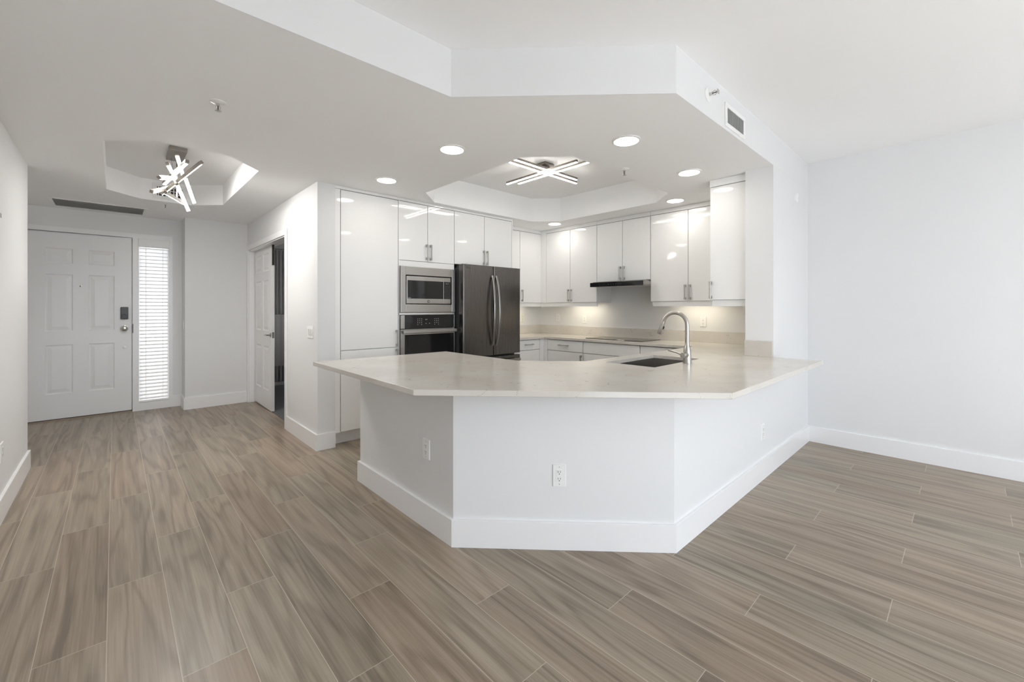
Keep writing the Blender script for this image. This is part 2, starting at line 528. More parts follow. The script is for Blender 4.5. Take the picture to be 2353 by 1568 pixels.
# baseboards: profile swept along straight runs
BH, BT = 0.150, 0.016
def base_run(bm, p, q, nx, ny, ext0=0.0, ext1=0.0):
    """p,q on wall face; (nx,ny) points into the room; the top is eased"""
    p = Vector((*p, 0)); q = Vector((*q, 0)); d = (q - p).normalized(); n = Vector((nx, ny, 0)).normalized()
    prof = [(0, 0), (BT, 0), (BT, BH - 0.0015), (BT - 0.0015, BH), (0, BH)]
    r0 = [bm.verts.new(p - d * (ext0 * (o / BT)) + n * o + Vector((0, 0, z))) for o, z in prof]
    r1 = [bm.verts.new(q + d * (ext1 * (o / BT)) + n * o + Vector((0, 0, z))) for o, z in prof]
    k = len(prof)
    for i in range(k): bm.faces.new((r0[i], r0[(i + 1) % k], r1[(i + 1) % k], r1[i]))
    bm.faces.new(r0[::-1]); bm.faces.new(r1)
s45 = BT * math.tan(math.radians(22.5))
bm = BM(); nd = (-1 / math.sqrt(2), -1 / math.sqrt(2))
base_run(bm, (1.372, 3.165), (1.372, 1.945), -1, 0, BT, s45)
base_run(bm, (1.372, 1.945), (2.214, PY), *nd, s45, s45)
base_run(bm, (2.214, PY), (XR, PY), 0, -1, s45, 0)
base_run(bm, (1.482, 3.165), (1.372, 3.165), 0, 1, 0, BT)
struct('baseboard_peninsula', bm, M['trim'])
bm = BM(); base_run(bm, (XR, PY - BT), (XR, YB), -1, 0); struct('baseboard_right', bm, M['trim'])
bm = BM(); base_run(bm, (XL, YB), (XL, 5.26), 1, 0, 0, BT); base_run(bm, (XL, 5.26), (-1.0, 5.26), 0, 1, BT, 0)
struct('baseboard_left', bm, M['trim'])
bm = BM(); base_run(bm, (HX, OY0 - 0.068), (HX, 4.097), -1, 0, 0, BT)
base_run(bm, (HX, 4.097), (1.53, 4.097), 0, -1, BT, 0); struct('baseboard_hall', bm, M['trim'])
bm = BM(); base_run(bm, (0.668, W2), (HX, W2), 0, -1, BT, 0)
base_run(bm, (0.668, FY), (0.668, W2), -1, 0, 0, BT); struct('baseboard_closet', bm, M['trim'])
bm = BM(); base_run(bm, (0.568, FY), (0.652, FY), 0, -1); struct('baseboard_foyer', bm, M['trim'])
bm = BM(); base_run(bm, (3.2, 8.0), (1.55, 8.0), 0, -1); struct('baseboard_bathroom', bm, M['trim'])

# ------------------------------------------------------------------ panelled doors
def panelled(bm, side, plane, u0, u1, z0, z1, us, zs, thick):
    """door slab whose front shows recessed-and-raised panels; us, zs: lists of (lo, hi)"""
    def P(u, d, z):
        return (u, plane + d, z) if side == 'Y' else (plane + d, u, z)
    cu = [u0] + [e for p in us for e in p] + [u1]; cz = [z0] + [e for p in zs for e in p] + [z1]
    for i in range(len(cu) - 1):
        for j in range(len(cz) - 1):
            a0, a1, b0, b1 = cu[i], cu[i + 1], cz[j], cz[j + 1]
            if i % 2 == 1 and j % 2 == 1:
                w = min(a1 - a0, b1 - b0)
                steps = [(0, 0), (0.012, 0.009), (0.020, 0.009), (min(0.055, w * 0.28), 0.0015)]
                prev = None
                for ins, dep in steps:
                    q = [bm.verts.new(P(*c)) for c in ((a0 + ins, dep, b0 + ins), (a1 - ins, dep, b0 + ins), (a1 - ins, dep, b1 - ins), (a0 + ins, dep, b1 - ins))]
                    if prev:
                        for k in range(4): bm.faces.new((prev[k], prev[(k + 1) % 4], q[(k + 1) % 4], q[k]))
                    prev = q
                bm.faces.new(prev)
            else:
                quad(bm, P(a0, 0, b0), P(a1, 0, b0), P(a1, 0, b1), P(a0, 0, b1))
    quad(bm, P(u0, thick, z0), P(u1, thick, z0), P(u1, thick, z1), P(u0, thick, z1))
    quad(bm, P(u0, 0, z0), P(u0, thick, z0), P(u0, thick, z1), P(u0, 0, z1))
    quad(bm, P(u1, 0, z0), P(u1, thick, z0), P(u1, thick, z1), P(u1, 0, z1))
    quad(bm, P(u0, 0, z0), P(u1, 0, z0), P(u1, thick, z0), P(u0, thick, z0))
    quad(bm, P(u0, 0, z1), P(u1, 0, z1), P(u1, thick, z1), P(u0, thick, z1))
    bmesh.ops.remove_doubles(bm, verts=bm.verts[:], dist=1e-5)

# entry door
bm = BM()
panelled(bm, 'Y', FY + 0.004, DX0, DX1 - 0.004, 0.022, DZ - 0.004, [(-0.586, -0.359), (-0.23, 0.002)], [(0.312, 0.886), (1.046, 1.717), (1.842, 2.02)], 0.045)
d1 = struct('door_1', bm, M['door'])
bm = BM()
bx(bm, 0.056, 0.129, FY - 0.026, FY + 0.004, 1.175, 1.33)
kp = obj('deadbolt_keypad', bm, M['charcoal'], d1, bevel=0.006)
bm = BM()
lathe(bm, [(0.027, 0.0), (0.027, -0.006), (0.024, -0.008)], (0.0925, FY - 0.026, 1.212), 24, 'Y')
bx(bm, 0.0885, 0.0965, FY - 0.050, FY - 0.030, 1.19, 1.234)
obj('thumb_turn', bm, M['blackp'], kp)
bm = BM()
lathe(bm, [(0.036, 0.004), (0.036, -0.008), (0.018, -0.012), (0.016, -0.03), (0.026, -0.038), (0.033, -0.052), (0.032, -0.066), (0.02, -0.074), (0.001, -0.076)], (0.093, FY, 1.061), 32, 'Y')
obj('door_knob', bm, M['chrome'], d1, smooth=True)
bm = BM(); lathe(bm, [(0.019, 0.004), (0.019, -0.004), (0.012, -0.008), (0.001, -0.009)], (0.093, FY, 0.819), 24, 'Y')
obj('blank_cover', bm, M['plastic'], d1, smooth=True)
bm = BM(); lathe(bm, [(0.010, 0.004), (0.010, -0.003), (0.006, -0.004)], (-0.297, FY, 1.58), 20, 'Y')
ph = obj('peephole', bm, M['chrome'], d1)
bm = BM(); lathe(bm, [(0.0055, -0.0035), (0.0055, -0.0048)], (-0.297, FY, 1.58), 16, 'Y'); obj('peephole_lens', bm, M['slot'], ph)
bm = BM(); bx(bm, DX1 + 0.001, DX1 + 0.012, FY - 0.018, FY - 0.0155, 1.0, 1.115)
obj('strike_plate', bm, M['bronze'], d1)
# casing, jamb and threshold
bm = BM()
bx(bm, DX0 - 0.07, 0.568, FY - 0.015, FY + 0.03, DZ + 0.006, 2.268)
bx(bm, DX0 - 0.07, DX0 - 0.006, FY - 0.015, FY + 0.03, 0, DZ + 0.006)
bx(bm, DX0 - 0.07, DX1 + 0.004, FY + 0.050, FY + 0.09, DZ - 0.03, DZ + 0.07)
bx(bm, DX1 - 0.03, DX1 + 0.0045, FY + 0.050, FY + 0.09, 0.0, DZ)
bx(bm, DX0 - 0.07, DX0 + 0.03, FY + 0.050, FY + 0.09, 0.0, DZ); bx(bm, DX0 - 0.07, DX1 + 0.004, FY + 0.050, FY + 0.09, 0.0, 0.03)
struct('trim_entry_door', bm, M['trim'])
bm = BM(); bx(bm, DX0, DX1 + 0.004, FY - 0.02, FY + 0.05, 0.0, 0.014)
struct('trim_threshold', bm, mat('threshold_wood', (0.30, 0.24, 0.18), 0.5))

# sidelight window
WX0, WX1, WZ0, WZ1 = 0.229, 0.529, 0.10, 2.205
bm = BM()
bx(bm, DX1 + 0.004, WX0, FY - 0.015, FY + 0.12, 0, DZ + 0.006)
bx(bm, WX1, 0.568, FY - 0.015, FY + 0.12, 0, DZ + 0.006)
bx(bm, WX0, WX1, FY - 0.015, FY + 0.12, 0, WZ0)
bx(bm, WX0, WX1, FY - 0.0149, FY + 0.12, WZ1 - 0.01, DZ + 0.006)
w1 = struct('window_1', bm, M['trim'])
bm = BM(); bx(bm, WX0, WX1, FY + 0.085, FY + 0.09, WZ0, WZ1); obj('window_pane', bm, M['frosted'], w1)
# blind
bl = thing('window_blind', (0.379, FY + 0.02, WZ0), 'white horizontal slat blind hanging over the narrow sidelight beside the entry door', 'blind')
bm = BM(); bx(bm, WX0 - 0.006, WX1 + 0.006, FY - 0.055, FY + 0.035, 2.108, 2.206); obj('head_rail', bm, M['slats'], bl, bevel=0.003)
bm = BM(); bx(bm, WX0 + 0.004, WX1 - 0.004, FY - 0.012, FY + 0.034, WZ0 + 0.003, WZ0 + 0.023); obj('bottom_rail', bm, M['slats'], bl, bevel=0.003)
bm = BM(); nsl = 43
for i in range(nsl):
    z = WZ0 + 0.05 + (2.085 - WZ0 - 0.05) * i / (nsl - 1)
    x0, x1 = WX0 + 0.006 + random.uniform(0, 0.006), WX1 - 0.006
    pts = [(-0.012, -0.0052), (0.011, 0.0016), (0.034, 0.0048)]
    top = [[bm.verts.new((x, FY + a, z + b + 0.0014)) for a, b in pts] for x in (x0, x1)]
    bot = [[bm.verts.new((x, FY + a, z + b - 0.0014)) for a, b in pts] for x in (x0, x1)]
    for k in range(2):
        bm.faces.new((top[0][k], top[1][k], top[1][k + 1], top[0][k + 1]))
        bm.faces.new((bot[0][k], bot[0][k + 1], bot[1][k + 1], bot[1][k]))
    bm.faces.new((top[0][0], bot[0][0], bot[1][0], top[1][0])); bm.faces.new((top[0][2], top[1][2], bot[1][2], bot[0][2]))
    for e in (0, 1): bm.faces.new((top[e][0], top[e][1], top[e][2], bot[e][2], bot[e][1], bot[e][0]))
obj('slats', bm, M['slats'], bl)
for x in (WX0 + 0.07, WX1 - 0.06):
    for y in (FY - 0.0135, FY + 0.0355): obj('ladder_cord', tube(BM(), [(x, y, WZ0 + 0.02), (x, y, 2.11)], 0.001, 6), M['plastic'], bl)

# pocket door to the bathroom
bm = BM()
LX = 1.445
panelled(bm, 'X', LX, 5.985, 6.905, 0.012, 2.135, [(6.12, 6.40), (6.50, 6.78)], [(0.25, 0.82), (1.02, 1.68), (1.80, 2.03)], 0.036)
d2 = struct('door_2', bm, M['door'])
bm = BM()
bx(bm, LX + 0.006, LX + 0.03, 5.9815, 5.9855, 0.938, 1.012)
lv = obj('latch_plate', bm, M['nickel'], d2, bevel=0.001)
bm = BM()
tube(bm, [(LX, 6.02, 0.975), (LX - 0.045, 6.02, 0.975)], 0.009, 12)
tube(bm, [(LX - 0.045, 6.012, 0.975), (LX - 0.047, 6.06, 0.978), (LX - 0.045, 6.125, 0.972)], [0.009, 0.008, 0.006], 12)
lathe(bm, [(0.026, 0.0), (0.026, -0.006), (0.022, -0.009)], (LX, 6.02, 0.975), 24, 'X')
obj('lever_handle', bm, M['nickel'], d2, smooth=True)
bm = BM(); bx(bm, LX + 0.006, LX + 0.03, 5.975, 5.99, 1.86, 2.13); obj('track_hanger', bm, M['bronze'], d2)
bm = BM()
cw = 0.066
bx(bm, HX - 0.016, HX, OY0 - cw, OY0, 0, OZ + cw); bx(bm, HX - 0.016, HX, OY1, OY1 + 0.064, 0, OZ + cw)
bx(bm, HX - 0.016, HX, OY0, OY1, OZ, OZ + cw)
bx(bm, HX, HX + HT, OY0 - 0.002, OY0 + 0.012, 0, OZ)                      # jamb linings
bx(bm, HX, LX - 0.012, OY1 - 0.012, OY1 + 0.002, 0, OZ); bx(bm, HX, LX - 0.012, OY0 + 0.012, OY1 - 0.012, OZ - 0.012, OZ + 0.002)
struct('trim_pocket_door', bm, M['trim'], bevel=0.004)
bm = BM(); bx(bm, LX + 0.008, LX + 0.028, OY0 + 0.012, OY1, 2.136, 2.150); struct('trim_door_track', bm, M['bronze'])

# bathroom contents glimpsed past the door
sc_ = thing('shower_curtain', (1.8, 7.3, 0.62), 'grey pleated shower curtain behind the half-open pocket door', 'curtain')
bm = BM(); n = 60
vs = []
for i in range(n + 1):
    x = 1.56 + 0.66 * i / n; y = 7.35 + 0.022 * math.sin(i * 1.35)
    vs.append((bm.verts.new((x, y, 0.16)), bm.verts.new((x, y, 2.22))))
for a, b in zip(vs, vs[1:]): bm.faces.new((a[0], b[0], b[1], a[1]))
cu = obj('cloth', bm, M['curtain'], sc_, smooth=True)
sm = cu.modifiers.new('thick', 'SOLIDIFY'); sm.thickness = 0.003
bm = BM(); tube(bm, [(1.555, 7.35, 2.24), (3.19, 7.35, 2.24)], 0.011); obj('rod', bm, M['nickel'], sc_)
tb = thing('towel_bar', (1.75, 6.8, 1.1), 'dark metal towel bar in the dim bathroom', 'towel bar')
bm = BM(); tube(bm, [(1.60, 6.98, 1.215), (1.92, 6.98, 1.215)], 0.009); obj('bar', bm, M['bronze'], tb)
for x in (1.61, 1.91): obj('bracket', tube(BM(), [(x, 6.98, 1.215), (x, 7.325, 1.215)], 0.008), M['bronze'], tb)
bm = BM(); n = 16; vs = []
for i in range(n + 1):
    x = 1.68 + 0.20 * i / n; y = 6.972 + 0.004 * math.sin(i * 0.9)
    vs.append([bm.verts.new((x, y - 0.012, 0.46)), bm.verts.new((x, y - 0.012, 1.222)), bm.verts.new((x, y + 0.024, 1.222)), bm.verts.new((x, y + 0.024, 0.6))])
for a, b in zip(vs, vs[1:]):
    for k in range(3): bm.faces.new((a[k], b[k], b[k + 1], a[k + 1]))
tw = obj('towel', bm, M['towel'], None, smooth=True)
tag(tw, 'pale towel hanging over the dark bathroom towel bar', 'towel')
sm = tw.modifiers.new('thick', 'SOLIDIFY'); sm.thickness = 0.004

# ------------------------------------------------------------------ fridge wall cabinets (front plane Y = 4.10)
CF = 4.10
def carcass(root, side, plane, u0, u1, z0, z1, depth, name='body'):
    return obj(name, fbox(BM(), side, plane, u0 + 0.001, u1 - 0.001, 0.026, depth, z0, z1), M['carcass'], root)

PT = 2.457        # top of tall doors
# pantry
t = thing('pantry_cabinet', (1.85, 4.4, 0), 'tall glossy white pantry cabinet at the left end of the kitchen cabinets', 'cabinet')
carcass(t, 'Y', CF, 1.532, 2.19, 0.12, ZL - 0.004, KY - CF - 0.004)
obj('filler_panel', fbox(BM(), 'Y', CF, 1.5315, 1.583 - G, 0, 0.02, 0.125, PT), M['gloss'], t)
obj('top_trim', fbox(BM(), 'Y', CF, 1.5315, 2.19, 0, 0.02, PT + 0.004, ZL - 0.002), M['gloss'], t)
d = front(t, 'door', 'Y', CF, 1.583, 2.19, 0.907, PT); pull(d, 'Y', CF, 2.168, 0.918, 1.088)
d = front(t, 'door', 'Y', CF, 1.583, 2.19, 0.125, 0.907); pull(d, 'Y', CF, 2.168, 0.722, 0.892)
obj('toe_kick', fbox(BM(), 'Y', CF, 1.532, 2.19, 0.085, 0.10, 0.0, 0.119), M['trim'], t)
# oven tower
t = thing('oven_cabinet', (2.55, 4.4, 0), 'tall glossy white cabinet housing the microwave and the wall oven', 'cabinet')
bm = BM()
fbox(bm, 'Y', CF, 2.1925, 2.206, 0.004, 0.65, 0.12, ZL - 0.004); fbox(bm, 'Y', CF, 2.899, 2.907, 0.004, 0.65, 0.0, ZL - 0.004)
fbox(bm, 'Y', CF, 2.206, 2.899, 0.026, 0.65, 1.80, ZL - 0.004); fbox(bm, 'Y', CF, 2.206, 2.899, 0.63, 0.65, 0.12, 1.80)
fbox(bm, 'Y', CF, 2.206, 2.899, 0.026, 0.63, 0.12, 0.47)
obj('body', bm, M['carcass'], t)
obj('top_trim', fbox(BM(), 'Y', CF, 2.1905, 2.9085, 0, 0.02, PT + 0.004, ZL - 0.002), M['gloss'], t)
d = front(t, 'door', 'Y', CF, 2.19, 2.549, 1.828, PT); pull(d, 'Y', CF, 2.532, 1.852, 2.022)
d = front(t, 'door', 'Y', CF, 2.549, 2.9085, 1.828, PT); pull(d, 'Y', CF, 2.584, 1.852, 2.022)
obj('filler_panel', fbox(BM(), 'Y', CF, 2.193, 2.9085 - G, 0, 0.02, 1.768, 1.826), M['gloss'], t)
obj('shelf_edge', fbox(BM(), 'Y', CF, 2.196, 2.902, -0.012, 0.3, 1.245, 1.266), M['alu'], t)
d = front(t, 'drawer', 'Y', CF, 2.19, 2.9085, 0.125, 0.47)
# microwave
MX0, MX1, MZ0, MZ1 = 2.203, 2.896, 1.270, 1.765
mw = thing('microwave', (2.55, 4.2, MZ0), 'built-in stainless steel microwave with black window above the wall oven', 'microwave')
IX0, IX1, IZ0, IZ1 = 2.262, 2.853, 1.356, 1.672
bm = BM()
for b in ((MX0, IX0, MZ0, MZ1), (IX1, MX1, MZ0, MZ1), (IX0, IX1, MZ0, IZ0), (IX0, IX1, IZ1, MZ1)):
    fbox(bm, 'Y', CF, b[0], b[1], -0.030, -0.002, b[2], b[3])
obj('trim_kit', bm, M['steel'], mw, bevel=0.003)
obj('body', fbox(BM(), 'Y', CF, 2.24, 2.872, 0.02, 0.45, 1.30, 1.74), M['blackp'], mw)
dr = obj('door', fbox(BM(), 'Y', CF, IX0 + 0.012, 2.742, -0.022, 0.018, IZ0 + 0.010, IZ1 - 0.010), M['steel'], mw, bevel=0.002)
obj('window', fbox(BM(), 'Y', CF, IX0 + 0.026, 2.738, -0.0235, -0.0215, 1.420, 1.617), M['black'], dr)
bm = BM(); lathe(bm, [(0.0145, 0.0), (0.0145, -0.002), (0.012, -0.0028)], (2.545, CF - 0.022, 1.390), 28, 'Y')
lg = obj('emblem', bm, M['charcoal'], dr)
bm = BM(); lathe(bm, [(0.0090, 0), (0.0082, -0.001)], (2.545, CF - 0.0246, 1.390), 24, 'Y'); obj('emblem_face', bm, M['steel'], lg)
bm = BM(); fbox(bm, 'Y', CF, IX0 + 0.028, IX0 + 0.062, -0.0242, -0.0234, 1.426, 1.4295); obj('maker_mark', bm, M['print'], dr)
cp = obj('control_panel', fbox(BM(), 'Y', CF, 2.744, IX1 - 0.012, -0.022, 0.018, IZ0 + 0.010, IZ1 - 0.010), M['steel'], mw, bevel=0.002)
obj('key_glass', fbox(BM(), 'Y', CF, 2.747, IX1 - 0.016, -0.0235, -0.0215, 1.420, 1.617), M['black'], cp)
bm = BM()
for i in range(4):
    for j in range(8): fbox(bm, 'Y', CF, 2.764 + i * 0.019, 2.770 + i * 0.019, -0.0242, -0.0234, 1.434 + j * 0.018, 1.4385 + j * 0.018)
kp_m = mat('key_print_grey', (0.13, 0.13, 0.13), 0.5)
obj('key_print', bm, kp_m, cp)
for i in range(2): obj('mode_key', fbox(BM(), 'Y', CF, 2.775 + i * 0.022, 2.787 + i * 0.022, -0.0242, -0.0234, 1.588, 1.602), kp_m, cp)
obj('open_button', fbox(BM(), 'Y', CF, 2.756, 2.828, -0.025, -0.0215, 1.374, 1.402), M['steel'], cp, bevel=0.002)
# wall oven
ov = thing('wall_oven', (2.55, 4.2, 0.5), 'stainless and black glass wall oven below the built-in microwave', 'oven')
OX0, OX1 = 2.209, 2.896
obj('body', fbox(BM(), 'Y', CF, 2.225, 2.885, 0.02, 0.6, 0.49, 1.235), M['blackp'], ov)
obj('side_trim', fbox(BM(), 'Y', CF, OX0, OX0 + 0.044, -0.024, -0.001, 1.098, 1.240), M['steel'], ov, bevel=0.002)
obj('side_trim', fbox(BM(), 'Y', CF, OX1 - 0.010, OX1, -0.024, -0.001, 1.098, 1.240), M['steel'], ov, bevel=0.002)
oven_print = mat('oven_print', (0.42, 0.42, 0.42), 0.5)
cp = obj('control_panel', fbox(BM(), 'Y', CF, OX0 + 0.0445, OX1 - 0.0105, -0.023, -0.001, 1.098, 1.240), M['black'], ov)
for gx in (2.405, 2.62):
    bm = BM()
    for i in range(3):
        for j in range(4):
            if j == 0 and i == 1: continue
            fbox(bm, 'Y', CF, gx + i * 0.024, gx + i * 0.024 + 0.008, -0.0238, -0.0228, 1.134 + j * 0.0205, 1.140 + j * 0.0205)
    obj('key_print', bm, oven_print, cp)
bm = BM()
for x in (2.507, 2.551): obj('mode_key', fbox(BM(), 'Y', CF, x, x + 0.012, -0.0238, -0.0228, 1.146, 1.152), oven_print, cp)
obj('display', fbox(BM(), 'Y', CF, 2.492, 2.590, -0.0236, -0.0226, 1.168, 1.204), mat('display_black', (0.002, 0.002, 0.003), 0.1), cp)
bm = BM()
for x in (2.505, 2.521): fbox(bm, 'Y', CF, x, x + 0.006, -0.0241, -0.0235, 1.187, 1.196)
obj('display_digits', bm, M['print'], cp)
bm = BM()
fbox(bm, 'Y', CF, OX0, OX0 + 0.044, -0.024, -0.001, 0.50, 1.090); fbox(bm, 'Y', CF, OX1 - 0.010, OX1, -0.024, -0.001, 0.50, 1.090)
fbox(bm, 'Y', CF, OX0 + 0.044, OX1 - 0.010, -0.024, -0.001, 1.030, 1.090); fbox(bm, 'Y', CF, OX0 + 0.044, OX1 - 0.010, -0.024, -0.001, 0.50, 0.56)
dr = obj('door', bm, M['steel'], ov, bevel=0.0015)
obj('window', fbox(BM(), 'Y', CF, OX0 + 0.0445, OX1 - 0.0105, -0.023, -0.001, 0.5605, 1.0295), M['black'], dr)
bm = BM()
fbox(bm, 'Y', CF, OX0 + 0.008, OX1 + 0.008 - 0.01, -0.078, -0.058, 1.045, 1.083)
for x in (OX0 + 0.02, OX1 - 0.045): fbox(bm, 'Y', CF, x, x + 0.022, -0.062, -0.0235, 1.048, 1.080)
obj('handle', bm, M['steel'], dr, bevel=0.006, seg=3)
# cabinet above the fridge
t = thing('fridge_cabinet', (3.37, 4.4, 0), 'glossy white two-door cabinet directly above the refrigerator', 'cabinet')
bm = BM(); fbox(bm, 'Y', CF, 2.9105, 3.829, 0.026, 0.655, 1.836, ZL - 0.004); fbox(bm, 'Y', CF, 3.8295, 3.848, 0.0, 0.655, 0.0, ZL - 0.002)
obj('body', bm, M['gloss'], t)
obj('top_trim', fbox(BM(), 'Y', CF, 2.909, 3.829, 0, 0.02, PT + 0.004, ZL - 0.002), M['gloss'], t)
d = front(t, 'door', 'Y', CF, 2.9085, 3.363, 1.834, PT); pull(d, 'Y', CF, 3.346, 1.857, 2.027)
d = front(t, 'door', 'Y', CF, 3.363, 3.829, 1.834, PT); pull(d, 'Y', CF, 3.401, 1.857, 2.027)

# refrigerator
fr = thing('refrigerator', (3.375, 4.35, 0), 'dark stainless french-door refrigerator between the oven tower and the corner cabinets', 'refrigerator')
bm = BM(); bx(bm, 2.926, 3.816, 4.035, 4.72, 0.03, 1.79); obj('body', bm, M['charcoal'], fr, bevel=0.004)
FX0, FX1, FM, FF = 2.921, 3.836, 3.384, 3.945
def curved_front(bm, x0, x1, yf, yb, z0, z1, bulge=0.0, n=12, er=0.014):
    """door slab, front edges rounded, front face bowed out slightly"""
    pr = []
    for k in range(5): a = PI / 2 * k / 4; pr.append((x0 + er - er * math.cos(a), yf + er - er * math.sin(a)))
    for k in range(1, n): pr.append((x0 + er + (x1 - x0 - 2 * er) * k / n, yf - bulge * math.sin(PI * k / n)))
    for k in range(5): a = PI / 2 * k / 4; pr.append((x1 - er + er * math.sin(a), yf + er - er * math.cos(a)))
    poly = pr + [(x1, yb), (x0, yb)]
    prism(bm, poly, z0, z1)
for (a, b, hx, hs) in ((FX0, FM - 0.003, 3.353, -1), (FM + 0.003, FX1, 3.414, 1)):
    bm = BM(); curved_front(bm, a, b, FF, 4.026, 0.745, 1.826)
    dr = obj('door', bm, M['dark_steel'], fr, smooth=True)
    bm = BM(); pts = []; rs = []
    N = 24
    for k in range(N + 1):
        s = k / N; z = 0.866 + (1.708 - 0.866) * s
        pts.append((hx + hs * 0.010 * math.sin(PI * s), FF - 0.014 - 0.060 * math.sin(PI * s) ** 0.8, z))
    # flat curved bar
    w, th = 0.014, 0.007
    prev = None
    for p in pts:
        q = [bm.verts.new((p[0] + sx * w, p[1] + sy * th, p[2])) for sx, sy in ((-1, -0.4), (-0.5, -1), (0.5, -1), (1, -0.4), (1, 1), (-1, 1))]
        if prev:
            for k in range(6): bm.faces.new((prev[k], prev[(k + 1) % 6], q[(k + 1) % 6], q[k]))
        else: bm.faces.new(q[::-1])
        prev = q
    bm.faces.new(prev)
    for z in (0.872, 1.702): bx(bm, hx - 0.012, hx + 0.012, FF - 0.012, FF + 0.001, z - 0.012, z + 0.012)
    obj('handle', bm, M['handle_steel'], dr, smooth=True)
    if hs < 0: door_l = dr
bm = BM(); curved_front(bm, FX0, FX1, FF, 4.026, 0.07, 0.722); dr = obj('freezer_drawer', bm, M['dark_steel'], fr, smooth=True)
bm = BM()
bx(bm, 3.02, 3.79, FF - 0.058, FF - 0.042, 0.652, 0.682)
for x in (3.06, 3.74): bx(bm, x - 0.012, x + 0.012, FF - 0.045, FF + 0.001, 0.655, 0.679)
obj('handle', bm, M['steel'], dr, bevel=0.005)
for x in (2.935, 3.735): obj('hinge_cover', bx(BM(), x, x + 0.075, 4.03, 4.10, 1.7905, 1.818), M['charcoal'], fr, bevel=0.004)
bm = BM(); bx(bm, 2.94, 3.80, 4.06, 4.6, 0.0, 0.03); obj('foot', bm, M['blackp'], fr)
bm = BM(); lathe(bm, [(0.0105, 0.0005), (0.0105, -0.0015)], (2.972, FF, 1.789), 24, 'Y')
eb = obj('emblem', bm, M['charcoal'], door_l)
cd = bpy.data.curves.new('emblem_letters', 'FONT'); cd.body = 'LG'; cd.size = 0.028; cd.extrude = 0.0006; cd.align_x = 'LEFT'
tmp_o = bpy.data.objects.new('tmp_text', cd); C.objects.link(tmp_o); bpy.context.view_layer.update()
lt_me = bpy.data.meshes.new_from_object(tmp_o.evaluated_get(bpy.context.evaluated_depsgraph_get())); bpy.data.objects.remove(tmp_o); bpy.data.curves.remove(cd)
lt_me.name = 'emblem_letters'; lt = bpy.data.objects.new('emblem_letters', lt_me); C.objects.link(lt); lt.parent = door_l
lt.location = Vector((2.989, FF - 0.0015, 1.779)) - wloc(door_l); lt.rotation_euler = (PI / 2, 0, 0); lt_me.materials.clear(); lt_me.materials.append(M['charcoal'])

# ------------------------------------------------------------------ wall cabinets
UZ0, UZ1 = 1.395, 2.437
def wall_cab(label, side, plane, u0, u1, seam, z0, depth, handles, z1=UZ1, rail=True, railu=None, lip=0.0):
    t = thing('wall_cabinet', ((u0 + u1) / 2, plane, z0) if side == 'Y' else (plane, (u0 + u1) / 2, z0), label, 'cabinet', 'wall cabinets round the kitchen corner')
    obj('body', fbox(BM(), side, plane, u0 + 0.0015, u1 - 0.0015, 0.026, depth, z0, ZL - 0.004), M['gloss'], t)
    obj('top_trim', fbox(BM(), side, plane, u0 + 0.001, u1 - 0.001, 0.0, 0.02, z1 + 0.003, ZL - 0.002), M['gloss'], t)
    edges = [u0] + ([seam] if seam else []) + [u1]
    for (a, b), hu in zip(zip(edges, edges[1:]), handles):
        d = front(t, 'door', side, plane, a, b, z0, z1)
        if hu is not None: pull(d, side, plane, hu, z0 + 0.02, z0 + 0.188)
    if rail:
        a, b = railu or (u0 + 0.0015, u1 - 0.0015)
        obj('light_rail', fbox(BM(), side, plane, a, b, 0.016, 0.034, z0 - 0.055, z0 - 0.0005), M['gloss'], t)
    return t
UY = 4.43; UX = 4.75
wall_cab('glossy white wall cabinet between the refrigerator and the corner', 'Y', UY, 3.85, 4.752, 4.302, UZ0, KY - UY - 0.002, (4.265, 4.336), railu=(3.852, 4.766))
bm = BM(); bx(bm, UX, UX + 0.02, 4.3285, UY + 0.02, UZ0, ZL - 0.002); bx(bm, UX + 0.018, UX + 0.034, 4.327, UY + 0.016, UZ0 - 0.055, UZ0 - 0.0005)
cfil = obj('corner_filler', bm, M['gloss']); tag(cfil, 'narrow white filler strip in the inside corner of the wall cabinets', 'filler')
DEP = KX - UX - 0.002
wall_cab('glossy white two-door wall cabinet just left of the range hood', 'X', UX, 3.4075, 4.327, 3.867, UZ0, DEP, (3.842, 3.894))
wall_cab('short glossy white two-door cabinet directly over the range hood', 'X', UX, 2.6225, 3.4055, 3.012, 1.664, DEP, (2.985, 3.040), rail=False)
wall_cab('glossy white two-door wall cabinet right of the range hood, behind the faucet', 'X', UX, 1.640, 2.6205, 2.158, UZ0, DEP, (2.132, 2.188), railu=(1.640, 2.60))
# deep cabinet against the pier
t = thing('deep_wall_cabinet', (4.5, 1.47, 1.39), 'deep glossy white wall cabinet standing forward beside the pier', 'cabinet')
DXF = 4.0
obj('body', fbox(BM(), 'X', DXF, 1.30, 1.614, 0.026, KX - DXF - 0.002, 1.39, ZL - 0.004), M['gloss'], t)
obj('top_trim', fbox(BM(), 'X', DXF, 1.30, 1.614, 0.0, 0.02, 2.427, ZL - 0.002), M['gloss'], t)
d = front(t, 'door', 'X', DXF, 1.298, 1.614, 1.39, 2.424); pull(d, 'X', DXF, 1.603, 1.405, 1.562)
bm = BM(); fbox(bm, 'X', DXF, 1.30, 1.600, 0.016, 0.034, 1.335, 1.3895); fbox(bm, 'X', DXF, 1.59, 1.606, 0.034, 0.76, 1.335, 1.3895)
obj('light_rail', bm, M['gloss'], t)

